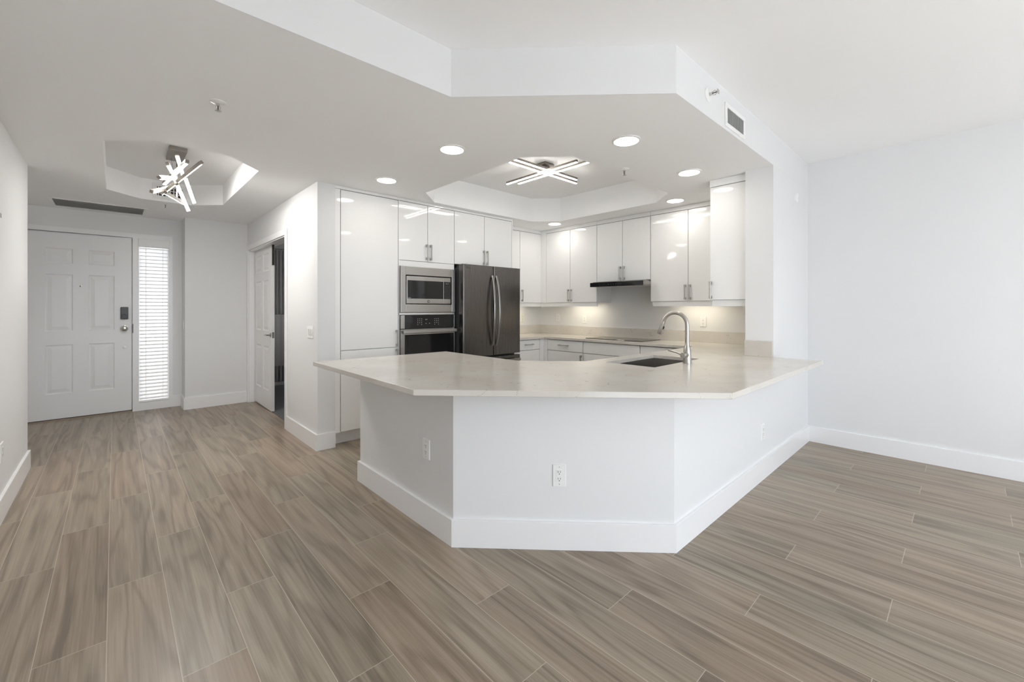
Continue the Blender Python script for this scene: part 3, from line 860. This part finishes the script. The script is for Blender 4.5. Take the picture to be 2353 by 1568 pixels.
# range hood
hd = thing('range_hood', (4.8, 2.95, 1.57), 'slim black-fronted range hood under the short wall cabinet', 'range hood')
HF, H0, H1 = 4.48, 2.565, 3.318
bm = BM(); bx(bm, HF + 0.006, 4.655, H0, H1, 1.606, 1.639); bx(bm, 4.655, KX - 0.002, 2.63, 3.40, 1.606, 1.661)
v = [bm.verts.new(p) for p in ((HF + 0.006, H0, 1.606), (HF + 0.006, H1, 1.606), (4.655, H1, 1.606), (4.655, H0, 1.606),
                               (HF + 0.03, H0 + 0.02, 1.586), (HF + 0.03, H1 - 0.02, 1.586), (4.64, H1 - 0.02, 1.586), (4.64, H0 + 0.02, 1.586))]
for f in ((0, 1, 5, 4), (1, 2, 6, 5), (2, 3, 7, 6), (3, 0, 4, 7), (4, 5, 6, 7)): bm.faces.new([v[i] for i in f])
obj('body', bm, M['steel'], hd)
fp = obj('front_panel', bx(BM(), HF, HF + 0.005, H0, H1, 1.586, 1.640), M['black'], hd)
for k in range(6): obj('touch_button', bx(BM(), HF - 0.0006, HF, 2.86 + k * 0.035, 2.866 + k * 0.035, 1.609, 1.615), M['key_grey'], fp)
obj('filter', bx(BM(), 4.68, 5.02, 2.66, 3.36, 1.600, 1.6055), M['alu'], hd)

# ------------------------------------------------------------------ base cabinets
BX, BY = 4.47, 4.12
BTOP = 0.876
def base_cab(label, side, plane, u0, u1, zs, depth, handle=None, vhandle=None, toe=True):
    t = thing('base_cabinet', ((u0 + u1) / 2, plane, 0) if side == 'Y' else (plane, (u0 + u1) / 2, 0), label, 'cabinet', 'base cabinets under the rear worktop')
    obj('body', fbox(BM(), side, plane, u0 + 0.001, u1 - 0.001, 0.026, depth, 0.10, 0.882), M['carcass'], t)
    d = front(t, 'drawer', side, plane, u0, u1, zs, BTOP)
    if handle: pull(d, side, plane, handle[0], (zs + BTOP) / 2 + 0.008, 0, True, handle[1])
    d = front(t, 'door', side, plane, u0, u1, 0.105, zs)
    if vhandle: pull(d, side, plane, vhandle, zs - 0.19, zs - 0.03)
    if toe: obj('toe_kick', fbox(BM(), side, plane, u0, u1, 0.07, 0.085, 0, 0.10), M['trim'], t)
base_cab('white base cabinet with one drawer right of the refrigerator', 'Y', BY, 3.852, 4.386, 0.738, KY - BY - 0.002, (4.085, 4.245))
base_cab('white base cabinet with a single-pull drawer in the right run, at the corner', 'X', BX, 3.425, 4.047, 0.728, KX - BX - 0.002, (3.66, 3.83), 3.447)
base_cab('white base cabinet directly under the cooktop', 'X', BX, 2.600, 3.421, 0.728, KX - BX - 0.002)
base_cab('white base cabinet right of the cooktop, mostly hidden by the sink counter', 'X', BX, 2.02, 2.597, 0.728, KX - BX - 0.002)
bm = BM(); bx(bm, 4.388, BX + 0.02, BY, BY + 0.02, 0.105, 0.88); bx(bm, BX, BX + 0.02, 4.049, BY - 0.001, 0.105, 0.88)
fl = obj('corner_filler', bm, M['gloss']); tag(fl, 'white filler strip in the inside corner of the base cabinets', 'filler')
# cabinets inside the peninsula
t = thing('peninsula_cabinet', (1.85, 2.75, 0), 'white base cabinet carrying the left arm of the peninsula counter', 'cabinet')
obj('body', bx(BM(), 1.484, 2.215, 2.40, 3.16, 0.10, 0.882), M['carcass'], t)
for a, b in ((2.40, 2.78), (2.78, 3.16)):
    d = obj('door', bx(BM(), 2.221, 2.240, a + G, b - G, 0.105, BTOP), M['gloss'], t)
    pull(d, 'X', 2.24 + 0.034, (b if a < 2.5 else a) + (-0.03 if a < 2.5 else 0.03), 0.66, 0.83)
obj('toe_kick', bx(BM(), 1.484, 2.15, 2.40, 3.16, 0, 0.10), M['trim'], t)
t = thing('sink_cabinet', (3.05, 1.6, 0), 'white base cabinet under the peninsula sink', 'cabinet')
bm = BM()
bx(bm, 2.62, 2.64, 1.20, 1.925, 0.10, 0.882); bx(bm, 3.90, 3.92, 1.20, 1.925, 0.10, 0.882); bx(bm, 2.64, 3.90, 1.20, 1.925, 0.10, 0.12)
obj('body', bm, M['carcass'], t)
for a, b in ((2.62, 3.05), (3.05, 3.48), (3.48, 3.92)):
    obj('door', bx(BM(), a + G, b - G, 1.928, 1.947, 0.105, BTOP), M['gloss'], t)
obj('toe_kick', bx(BM(), 2.62, 3.92, 1.20, 1.85, 0, 0.10), M['trim'], t)

# ------------------------------------------------------------------ countertop
CT = 0.914
SX0, SX1, SY0, SY1 = 2.69, 3.41, 1.455, 1.855
outer = [(1.09, 3.355), (1.083, 1.875), (2.150, 0.760), (3.968, 0.752), (3.962, PY - 0.001), (3.9425, PY - 0.001), (3.9425, 1.297), (KX - 0.001, 1.297),
         (KX - 0.001, KY - 0.001), (3.852, KY - 0.001), (3.852, 4.095), (4.447, 4.095), (4.447, 1.962), (2.612, 1.985), (2.262, 2.365), (2.262, 3.322)]
hole = [(SX0, SY0), (SX1, SY0), (SX1, SY1), (SX0, SY1)]
bm = BM(); prism(bm, outer, 0.8845, CT, [hole])
ct = obj('countertop', bm, M['quartz'], None, bevel=0.0015, seg=1)
tag(ct, 'cream quartz countertop wrapping the peninsula and the kitchen corner', 'countertop')
BS = 0.131
bm = BM(); bx(bm, KX - 0.021, KX - 0.001, 1.297, KY - 0.001, CT + 0.0002, CT + BS); obj('backsplash', bm, M['quartz'], ct, bevel=0.001, seg=1)
bm = BM(); bx(bm, 3.852, KX - 0.0215, KY - 0.021, KY - 0.001, CT + 0.0002, CT + BS); obj('backsplash', bm, M['quartz'], ct, bevel=0.001, seg=1)
bm = BM(); bx(bm, 3.921, 3.9445, PY + 0.002, 1.294, CT + 0.0002, CT + BS); obj('backsplash', bm, M['quartz'], ct, bevel=0.001, seg=1)

# sink
sk = thing('kitchen_sink', (3.05, 1.655, 0.66), 'undermount stainless steel sink set into the peninsula counter', 'sink')
bm = BM()
zt, zb = 0.880, 0.665
o_ = 0.004
def ringpts(x0, x1, y0, y1, z): return [bm.verts.new(p) for p in ((x0, y0, z), (x1, y0, z), (x1, y1, z), (x0, y1, z))]
a = ringpts(SX0 - 0.03, SX1 + 0.03, SY0 - 0.03, SY1 + 0.03, zt); b = ringpts(SX0 - o_, SX1 + o_, SY0 - o_, SY1 + o_, zt)
c = ringpts(SX0 - o_ + 0.004, SX1 + o_ - 0.004, SY0 - o_ + 0.004, SY1 + o_ - 0.004, zb + 0.03); e = ringpts(SX0 + 0.02, SX1 - 0.02, SY0 + 0.02, SY1 - 0.02, zb)
for p, q in ((a, b), (b, c), (c, e)):
    for k in range(4): bm.faces.new((p[k], p[(k + 1) % 4], q[(k + 1) % 4], q[k]))
bm.faces.new(e)
o = obj('basin', bm, M['sink_steel'], sk)
sm = o.modifiers.new('thick', 'SOLIDIFY'); sm.thickness = 0.0015; sm.offset = 1
bm = BM(); lathe(bm, [(0.045, 0.0012), (0.045, 0.004), (0.030, 0.004), (0.026, 0.0015)], (3.05, 1.655, zb), 28); obj('drain', bm, M['chrome'], sk)

# faucet
FXc, FYc = 3.067, 1.400
fa = thing('kitchen_faucet', (FXc, FYc, CT), 'brushed nickel gooseneck faucet standing behind the peninsula sink', 'faucet')
bm = BM()
lathe(bm, [(0.030, 0.0003), (0.030, 0.004), (0.0285, 0.03), (0.0275, 0.075), (0.026, 0.095), (0.021, 0.118), (0.0155, 0.135), (0.0145, 0.15)], (FXc, FYc, CT), 32)
obj('base', bm, M['nickel'], fa, smooth=True)
bm = BM(); R = 0.094; zc = 1.190; pts = [(FXc, FYc, CT + 0.145), (FXc, FYc, zc)]
for k in range(1, 17):
    a = math.radians(180 - 160 * k / 16)
    pts.append((FXc, FYc + R + R * math.cos(a), zc + R * math.sin(a)))
end = Vector(pts[-1]); dirv = Vector((0, math.sin(math.radians(20)), -math.cos(math.radians(20))))
pts.append(tuple(end + dirv * 0.006))
tube(bm, pts, 0.0145, 20); obj('spout', bm, M['nickel'], fa, smooth=True)
bm = BM(); e0 = end + dirv * 0.004
tube(bm, [e0, e0 + dirv * 0.012, e0 + dirv * 0.10, e0 + dirv * 0.104], [0.0150, 0.0160, 0.0175, 0.0155], 20)
sh = obj('spray_head', bm, M['nickel'], fa, smooth=True)
bm = BM(); nb = Vector((0, -dirv.z, dirv.y)) * -1
pb = e0 + dirv * 0.035 + nb * 0.0165
tube(bm, [pb, pb + dirv * 0.012 + nb * 0.003, pb + dirv * 0.026], [0.004, 0.006, 0.004], 10); obj('spray_button', bm, M['blackp'], sh)
bm = BM()
tube(bm, [(FXc - 0.018, FYc, 0.977), (FXc - 0.040, FYc, 0.977)], 0.021, 24)
tube(bm, [(FXc - 0.0425, FYc, 0.977), (FXc - 0.072, FYc, 0.977), (FXc - 0.074, FYc, 0.977)], [0.0205, 0.0205, 0.018], 24)
hb = obj('handle_hub', bm, M['nickel'], fa, smooth=True)
bm = BM(); tube(bm, [(FXc - 0.060, FYc + 0.010, 0.980), (FXc - 0.061, FYc + 0.05, 0.993), (FXc - 0.062, FYc + 0.115, 1.006)], [0.0068, 0.006, 0.0052], 14)
obj('lever', bm, M['nickel'], hb, smooth=True)

# cooktop
ck = thing('cooktop', (4.8, 3.06, CT), 'flat black glass cooktop set on the counter below the range hood', 'cooktop')
obj('glass_top', bx(BM(), 4.588, 5.035, 2.640, 3.472, CT + 0.0003, CT + 0.006), mat('cooktop_glass', (0.028, 0.026, 0.022), 0.06, spec=0.6), ck, bevel=0.0015, seg=1)
burner_print = mat('burner_print', (0.06, 0.058, 0.055), 0.2)
for (x, y, r) in ((4.70, 2.85, 0.085), (4.70, 3.27, 0.075), (4.92, 2.85, 0.075), (4.92, 3.27, 0.10)):
    bm = BM()
    for k in range(40):
        a0, a1 = 2 * PI * k / 40, 2 * PI * (k + 1) / 40
        quad(bm, *[(x + q * math.cos(a), y + q * math.sin(a), CT + 0.0062) for q, a in ((r - 0.002, a0), (r, a0), (r, a1), (r - 0.002, a1))])
    bmesh.ops.remove_doubles(bm, verts=bm.verts[:], dist=1e-5)
    obj('burner_ring', bm, burner_print, ck)

# ------------------------------------------------------------------ lamps
def downlight(loc, label, power, first=[None]):
    x, y = loc
    if first[0] is None:
        t = thing('downlight', (x, y, ZL), label, 'ceiling light', 'recessed downlights in the kitchen ceiling')
        bm = BM(); lathe(bm, [(0.098, 0.0), (0.098, -0.006), (0.084, -0.009), (0.080, -0.0015)], (x, y, ZL), 40)
        obj('trim_ring', bm, M['plastic'], t, smooth=True)
        bm = BM(); lathe(bm, [(0.0815, -0.0018), (0.0815, -0.0085), (0.07, -0.0105)], (x, y, ZL), 40)
        obj('lens', bm, M['lens'], t, smooth=True)
        first[0] = t
    else: t = copy_thing(first[0], (x, y, ZL), label)
    return t
DLP = 2.2
downlight((1.817, 2.59), 'round downlight above the left arm of the peninsula counter', DLP)
downlight((2.612, 1.625), 'round downlight close to the soffit over the peninsula sink', DLP)
downlight((1.817, 3.622), 'round downlight in front of the pantry cabinet', DLP)
downlight((3.62, 1.635), 'round downlight nearest to the deep cabinet beside the pier', DLP)
downlight((4.455, 2.165), 'round downlight in front of the wall cabinet right of the range hood', DLP)
downlight((4.46, 3.905), 'round downlight in the far kitchen corner', DLP)

# crossed bar lamp in the kitchen tray
kl = thing('crossed_bar_lamp', (3.24, 2.95, 2.68), 'ceiling lamp of four crossed LED bars in the kitchen tray', 'ceiling lamp')
bm = BM(); bx(bm, 3.168, 3.312, 2.903, 3.047, 2.772, TK - 0.0005); obj('canopy', bm, M['grey_metal'], kl, bevel=0.002)
bm = BM(); bx(bm, 3.215, 3.265, 2.93, 2.98, 2.734, 2.772); bx(bm, 3.15, 3.25, 2.892, 2.99, 2.7335, 2.742); obj('bracket', bm, M['grey_metal'], kl)
def lampbar(bm_dims, parent, along):
    x0, x1, y0, y1, z0, z1 = bm_dims
    b = obj('bar', bx(BM(), x0, x1, y0, y1, z0 + 0.006, z1), M['grey_metal'], parent)
    if along == 'X': obj('diffuser', bx(BM(), x0 + 0.002, x1 - 0.002, y0 + 0.001, y1 - 0.001, z0, z0 + 0.0059), M['led_k'], b)
    else: obj('diffuser', bx(BM(), x0 + 0.001, x1 - 0.001, y0 + 0.002, y1 - 0.002, z0, z0 + 0.0059), M['led_k'], b)
lampbar((2.752, 3.768, 2.967, 2.988, 2.705, 2.733), kl, 'X')
lampbar((2.702, 3.668, 2.883, 2.904, 2.705, 2.733), kl, 'X')
lampbar((3.144, 3.165, 2.485, 3.457, 2.677, 2.7045), kl, 'Y')
lampbar((3.227, 3.248, 2.405, 3.361, 2.677, 2.7045), kl, 'Y')

# chandelier of tilted bars in the foyer tray
def cam_pt(px, py, d):
    """a place in the room, given where the fitting's part is seen and how far away it is"""
    f = Vector((math.cos(YAW), math.sin(YAW), 0)); r = Vector((math.sin(YAW), -math.cos(YAW), 0))
    return Vector((0, 0, EYE)) + f * d + r * ((px - W_PX / 2) / F_PX * d) + Vector((0, 0, (707.75 - py) / F_PX * d))
ch = thing('foyer_chandelier', (0.41, 4.87, 2.3), 'grey chandelier of tilted lit bars hanging in the foyer ceiling tray', 'chandelier')
bm = BM(); bx(bm, 0.345, 0.468, 4.66, 5.03, 2.683, TE - 0.0005); obj('canopy', bm, M['grey_metal'], ch, bevel=0.002)
hub = Vector((0.41, 4.845, 0))
bm = BM(); tube(bm, [(hub.x, hub.y, 2.683), (hub.x, hub.y, 2.30)], 0.005, 8); obj('stem', bm, M['grey_metal'], ch)
bm = BM(); tube(bm, [(0.375, 4.93, 2.683), (0.40, 4.86, 2.45)], 0.0012, 6); obj('cable', bm, M['blackp'], ch)
fw = Vector((math.cos(YAW), math.sin(YAW), 0)); rt = Vector((math.sin(YAW), -math.cos(YAW), 0)); up = Vector((0, 0, 1))
to_room = Vector((0.1, -0.70, -0.70)); to_door = Vector((0.1, 0.75, -0.65))     # which way each bar's lit face looks
bars = [((405.5, 354, 3.55), (420, 402, 4.02), to_room),
        ((385, 377, 3.60), (404, 412, 4.02), to_room),
        ((430, 372, 3.55), (377, 423, 4.00), to_room),
        ((366, 409, 3.58), (404, 411, 3.90), to_room),
        ((464, 374, 3.52), (373, 446, 3.80), to_door),
        ((348, 441.5, 3.55), (396, 432, 3.85), to_door),
        ((424, 404, 3.66), (446, 466, 4.05), to_room),
        ((405, 420, 3.66), (433, 484, 4.02), to_room),
        ((379, 443.5, 3.60), (427, 471, 3.95), to_door)]
for (p, q, nrm) in bars:
    p, q = cam_pt(*p), cam_pt(*q); d = (q - p).normalized()
    n = (nrm - d * nrm.dot(d)).normalized(); s = d.cross(n)
    w = 0.0138
    def bar_bm(o0, o1, h0, h1, ww):
        bm = BM()
        v = [bm.verts.new(e + s * (a * ww) + n * b) for e in (p + d * o0, q - d * o1) for a, b in ((-1, h0), (1, h0), (1, h1), (-1, h1))]
        for f in ((0, 1, 2, 3), (7, 6, 5, 4), (0, 4, 5, 1), (1, 5, 6, 2), (2, 6, 7, 3), (3, 7, 4, 0)): bm.faces.new([v[i] for i in f])
        return bm
    b = obj('bar', bar_bm(0, 0, -0.018, 0.008, w), M['grey_metal'], ch)
    obj('diffuser', bar_bm(0.03, 0.004, 0.0081, 0.0086, w * 0.9), M['led'], b)

# under-cabinet lamps (warm strips behind the light rails)
for loc, sx, sy, pw in (((4.92, 3.80, 1.385), 0.05, 0.5, 1.3), ((4.92, 2.15, 1.385), 0.05, 0.5, 1.3), ((4.35, 4.62, 1.385), 0.5, 0.05, 1.1)):
    area_light('under_cabinet_lamp', loc, (0, 0, -1), sx, sy, pw, (1.0, 0.90, 0.70))

# ------------------------------------------------------------------ small fittings
def wall_frame(side):
    # returns P(u, out, z): u along the wall, out into the room
    if side == '-X': return lambda x0, y0: (lambda u, o, z: Vector((x0 - o, y0 - u, z)))
    if side == '-Y': return lambda x0, y0: (lambda u, o, z: Vector((x0 + u, y0 - o, z)))
    if side == '+X': return lambda x0, y0: (lambda u, o, z: Vector((x0 + o, y0 + u, z)))
    s = 1 / math.sqrt(2)
    return lambda x0, y0: (lambda u, o, z: Vector((x0 + s * u - s * o, y0 - s * u - s * o, z)))

def pbox(bm, P, u0, u1, o0, o1, z0, z1, taper=0.0):
    v = [bm.verts.new(P(u, o, z)) for o, e in ((o0, 0.0), (o1, taper)) for u, z in ((u0 + e, z0 + e), (u1 - e, z0 + e), (u1 - e, z1 - e), (u0 + e, z1 - e))]
    for f in ((3, 2, 1, 0), (4, 5, 6, 7), (0, 1, 5, 4), (1, 2, 6, 5), (2, 3, 7, 6), (3, 0, 4, 7)): bm.faces.new([v[i] for i in f])

def outlet(side, x, y, z, label, w=0.073, h=0.118, m=None, kind='outlet', gang=1):
    P = wall_frame(side)(x, y); m = m or M['plastic']
    t = thing('wall_outlet' if kind == 'outlet' else 'light_switch', (x, y, z - h / 2), label, 'outlet' if kind == 'outlet' else 'switch')
    bm = BM(); pbox(bm, P, -w / 2, w / 2, 0.0002, 0.006, z - h / 2, z + h / 2, 0.003); obj('plate', bm, m, t)
    if kind == 'outlet':
        bm = BM(); pbox(bm, P, -0.0165, 0.0165, 0.006, 0.0075, z - 0.0335, z + 0.0335); r = obj('receptacle', bm, m, t)
        bm = BM()
        for dz in (0.0165, -0.0205):
            for du in (-0.0063, 0.0063): pbox(bm, P, du - 0.0013, du + 0.0013, 0.0076, 0.0079, z + dz, z + dz + 0.009)
            pbox(bm, P, -0.0024, 0.0024, 0.0076, 0.0079, z + dz - 0.0095, z + dz - 0.0045)
        obj('slots', bm, M['slot'], r)
        bm = BM()
        for dz in (0.047, -0.047): pbox(bm, P, -0.0022, 0.0022, 0.006, 0.0066, z + dz - 0.0022, z + dz + 0.0022)
        obj('screws', bm, M['chrome'], t)
    else:
        for k in range(gang):
            u = (k - (gang - 1) / 2) * 0.046
            bm = BM(); v = [(u - 0.0165, 0.0062, -0.033), (u + 0.0165, 0.0062, -0.033), (u + 0.0165, 0.0062, 0.033), (u - 0.0165, 0.0062, 0.033)]
            pbox(bm, P, u - 0.0165, u + 0.0165, 0.006, 0.0072, z - 0.0335, z + 0.0335)
            bb = [bm.verts.new(P(a, o, z + c)) for a, o, c in ((u - 0.014, 0.0072, -0.030), (u + 0.014, 0.0072, -0.030), (u + 0.014, 0.0072, 0.030), (u - 0.014, 0.0072, 0.030),
                                                                 (u - 0.014, 0.0085, -0.030), (u + 0.014, 0.0085, -0.030), (u + 0.014, 0.0125, 0.030), (u - 0.014, 0.0125, 0.030))]
            for f in ((4, 5, 6, 7), (0, 1, 5, 4), (1, 2, 6, 5), (2, 3, 7, 6), (3, 0, 4, 7)): bm.faces.new([bb[i] for i in f])
            obj('rocker', bm, m, t)
    return t
dgx = (1.372 + 2.214) / 2; dgy = (1.945 + PY) / 2
outlet('D', 1.781, 1.526, 0.402, 'white double outlet on the diagonal front of the peninsula', 0.073, 0.122)
outlet('-X', 1.372, 2.219, 0.472, 'white outlet on the shaded left face of the peninsula', 0.075, 0.122)
outlet('-Y', 3.67, PY, 0.36, 'white outlet on the bright right face of the peninsula', 0.073, 0.122)
outlet('-X', KX, 4.379, 1.165, 'white outlet above the backsplash nearest the kitchen corner')
outlet('-X', KX, 3.864, 1.150, 'white outlet above the backsplash left of the cooktop')
outlet('-X', KX, 2.131, 1.153, 'white outlet on the wall behind the faucet')
outlet('-Y', 4.67, KY, 1.160, 'ivory outlet on the wall just right of the refrigerator', m=M['ivory'])
outlet('-X', HX, 4.281, 1.087, 'triple rocker light switch on the hall wall beside the pantry', 0.165, 0.118, kind='switch', gang=3)
outlet('+X', XL, 4.136, 0.413, 'white outlet low on the wall at the left edge of the photo', 0.10, 0.122)
outlet('-X', 0.668, 7.06, 1.097, 'white switch beside the entry sidelight on the closet return', 0.073, 0.118, kind='switch')
# outlet box under the counter overhang
t = thing('under_counter_outlet', (1.36, 2.5, 0.80), 'small grey outlet box fixed under the peninsula counter overhang', 'outlet')
P = wall_frame('-X')(1.372, 2.52)
bm = BM(); pbox(bm, P, -0.055, 0.055, 0.0002, 0.03, 0.786, 0.858, 0.002); obj('housing', bm, M['plastic'], t)
bm = BM(); pbox(bm, P, -0.046, 0.036, 0.0301, 0.0315, 0.794, 0.850); fz = obj('face', bm, M['alu'], t)
bm = BM()
for u in (-0.024, 0.012): pbox(bm, P, u - 0.008, u + 0.008, 0.0316, 0.032, 0.812, 0.832)
obj('slots', bm, M['slot'], fz)

# sprinklers
def sprinkler(x, y, label, first=[None]):
    if first[0] is None:
        t = thing('sprinkler', (x, y, ZL), label, 'sprinkler', 'pendent ceiling sprinklers')
        bm = BM(); lathe(bm, [(0.040, 0.0), (0.040, -0.003), (0.018, -0.012), (0.013, -0.012)], (x, y, ZL), 28); obj('escutcheon', bm, M['plastic'], t, smooth=True)
        bm = BM(); lathe(bm, [(0.009, -0.010), (0.009, -0.022), (0.006, -0.024)], (x, y, ZL), 16)
        for s in (-1, 1): tube(bm, [(x + s * 0.008, y, ZL - 0.022), (x + s * 0.013, y, ZL - 0.034), (x, y, ZL - 0.050)], 0.0022, 8)
        obj('frame_arms', bm, M['chrome'], t)
        bm = BM(); tube(bm, [(x, y, ZL - 0.022), (x, y, ZL - 0.046)], 0.0028, 8); obj('bulb', bm, M['slot'], t)
        bm = BM(); lathe(bm, [(0.016, -0.050), (0.016, -0.052), (0.004, -0.053)], (x, y, ZL), 16); obj('deflector', bm, M['chrome'], t)
        first[0] = t; return t
    return copy_thing(first[0], (x, y, ZL), label)
sprinkler(0.43, 2.905, 'ceiling sprinkler over the hall, in front of the foyer tray')
sprinkler(3.14, 1.972, 'ceiling sprinkler at the near edge of the kitchen tray')
sprinkler(0.418, 6.135, 'ceiling sprinkler behind the foyer tray, near the entry door')
def side_sprinkler(P, x, y, z, label):
    t = thing('side_sprinkler', (x, y, z), label, 'sprinkler')
    o0 = P(0, 0, z); n = (P(0, 1, z) - o0)
    bm = BM()
    tube(bm, [o0 + n * 0.0003, o0 + n * 0.004, o0 + n * 0.012], [0.042, 0.042, 0.020], 28); obj('escutcheon', bm, M['plastic'], t, smooth=True)
    bm = BM(); tube(bm, [o0 + n * 0.012, o0 + n * 0.03], 0.010, 14)
    for s in (-1, 1): tube(bm, [P(0, 0.03, z + s * 0.009), P(0, 0.042, z + s * 0.014), P(0, 0.062, z)], 0.0025, 8)
    obj('frame_arms', bm, M['chrome'], t)
    bm = BM(); tube(bm, [o0 + n * 0.03, o0 + n * 0.058], 0.003, 8); obj('bulb', bm, M['slot'], t)
    bm = BM(); pbox(bm, P, -0.014, 0.014, 0.060, 0.063, z - 0.012, z + 0.012); obj('deflector', bm, M['chrome'], t)
side_sprinkler(wall_frame('-Y')(2.65, PY), 2.65, PY, 2.622, 'sidewall sprinkler on the soffit left of the white air vent')
side_sprinkler(wall_frame('+X')(XL, 3.64), XL, 3.64, 1.83, 'sidewall sprinkler on the left wall of the hall')

# supply register on the soffit
t = thing('air_vent', (3.1, PY, 2.5), 'white air vent with vertical louvres on the soffit face', 'vent')
P = wall_frame('-Y')(0, PY)
VX0, VX1, VZ0, VZ1 = 2.915, 3.275, 2.512, 2.668
bm = BM()
for a in ((VX0, VX1, VZ0, VZ0 + 0.028), (VX0, VX1, VZ1 - 0.028, VZ1), (VX0, VX0 + 0.032, VZ0 + 0.028, VZ1 - 0.028), (VX1 - 0.032, VX1, VZ0 + 0.028, VZ1 - 0.028)):
    pbox(bm, P, a[0], a[1], 0.0003, 0.008, a[2], a[3])
obj('frame', bm, M['plastic'], t, bevel=0.002)
obj('duct', bx(BM(), VX0 + 0.032, VX1 - 0.032, PY - 0.0012, PY - 0.0002, VZ0 + 0.028, VZ1 - 0.028), mat('duct_grey', (0.22, 0.22, 0.22), 0.7), t)
bm = BM(); n = 16
for k in range(n):
    x = VX0 + 0.036 + (VX1 - VX0 - 0.072) * k / (n - 1)
    v = [bm.verts.new((x + a, PY - b, z)) for z in (VZ0 + 0.028, VZ1 - 0.028) for a, b in ((-0.003, 0.0075), (-0.0015, 0.0075), (0.003, 0.0015), (0.0015, 0.0015))]
    for f in ((0, 1, 2, 3), (7, 6, 5, 4), (0, 4, 5, 1), (1, 5, 6, 2), (2, 6, 7, 3), (3, 7, 4, 0)): bm.faces.new([v[i] for i in f])
obj('louvres', bm, M['plastic'], t)
# return grille in the foyer ceiling
t = thing('return_grille', (-0.12, 6.9, ZL), 'long grey return air grille in the foyer ceiling above the entry door', 'vent')
bm = BM(); gx0, gx1, gy0, gy1 = -0.52, 0.29, 6.60, 7.10
for a in ((gx0, gx1, gy0, gy0 + 0.035), (gx0, gx1, gy1 - 0.035, gy1), (gx0, gx0 + 0.035, gy0 + 0.035, gy1 - 0.035), (gx1 - 0.035, gx1, gy0 + 0.035, gy1 - 0.035)):
    bx(bm, a[0], a[1], a[2], a[3], ZL - 0.007, ZL - 0.0003)
obj('frame', bm, M['plastic'], t, bevel=0.002)
obj('duct', bx(BM(), gx0 + 0.035, gx1 - 0.035, gy0 + 0.035, gy1 - 0.035, ZL - 0.0012, ZL - 0.0003), mat('grille_back', (0.68, 0.68, 0.67), 0.8), t)
bm = BM(); n = 24
for k in range(n):
    y = gy0 + 0.042 + (gy1 - gy0 - 0.09) * k / (n - 1)
    v = [bm.verts.new((x, y + a, ZL - b)) for x in (gx0 + 0.035, gx1 - 0.035) for a, b in ((0, 0.0065), (0.001, 0.0068), (0.0175, 0.0040), (0.0165, 0.0036))]
    for f in ((0, 1, 2, 3), (7, 6, 5, 4), (0, 4, 5, 1), (1, 5, 6, 2), (2, 6, 7, 3), (3, 7, 4, 0)): bm.faces.new([v[i] for i in f])
obj('louvres', bm, M['grille'], t)
# register on the far side of the foyer tray
t = thing('tray_register', (0.47, 6.04, 2.55), 'small white air register with dark openings inside the foyer ceiling tray', 'vent')
P = wall_frame('-Y')(0, 6.04); rx0, rx1, rz0, rz1 = 0.30, 0.60, 2.515, 2.685
bm = BM()
for a in ((rx0, rx1, rz0, rz0 + 0.035), (rx0, rx1, rz1 - 0.035, rz1), (rx0, rx0 + 0.04, rz0 + 0.035, rz1 - 0.035), (rx1 - 0.04, rx1, rz0 + 0.035, rz1 - 0.035)):
    pbox(bm, P, a[0], a[1], 0.0003, 0.008, a[2], a[3])
obj('frame', bm, M['plastic'], t, bevel=0.002)
obj('duct', bx(BM(), rx0 + 0.04, rx1 - 0.04, 6.0386, 6.0397, rz0 + 0.035, rz1 - 0.035), M['duct'], t)
bm = BM()
for k in range(7): pbox(bm, P, rx0 + 0.048 + k * 0.033, rx0 + 0.056 + k * 0.033, 0.0018, 0.007, rz0 + 0.035, rz1 - 0.035)
for k in range(2): pbox(bm, P, rx0 + 0.04, rx1 - 0.04, 0.0014, 0.004, rz0 + 0.062 + k * 0.034, rz0 + 0.068 + k * 0.034)
obj('louvres', bm, M['plastic'], t)
# oval sensor on the pier
t = thing('wall_sensor', (4.55, PY, 2.3), 'small white oval sensor high on the pier beside the kitchen', 'sensor')
P = wall_frame('-Y')(4.60, PY); zc = 2.335
bm = BM(); rings = []
for o_, r in ((0.0003, 0.042), (0.012, 0.042), (0.020, 0.034), (0.022, 0.02)):
    rings.append([bm.verts.new(P(r * 0.62 * math.cos(2 * PI * k / 28), o_, zc + r * math.sin(2 * PI * k / 28))) for k in range(28)])
for r0, r1 in zip(rings, rings[1:]):
    for k in range(28): bm.faces.new((r0[k], r0[(k + 1) % 28], r1[(k + 1) % 28], r1[k]))
bm.faces.new(rings[0][::-1]); bm.faces.new(rings[-1])
obj('housing', bm, M['plastic'], t, smooth=True)
bm = BM(); pbox(bm, P, -0.012, 0.012, 0.0215, 0.024, zc - 0.022, zc + 0.006, 0.001); obj('lens', bm, M['grille'], t)
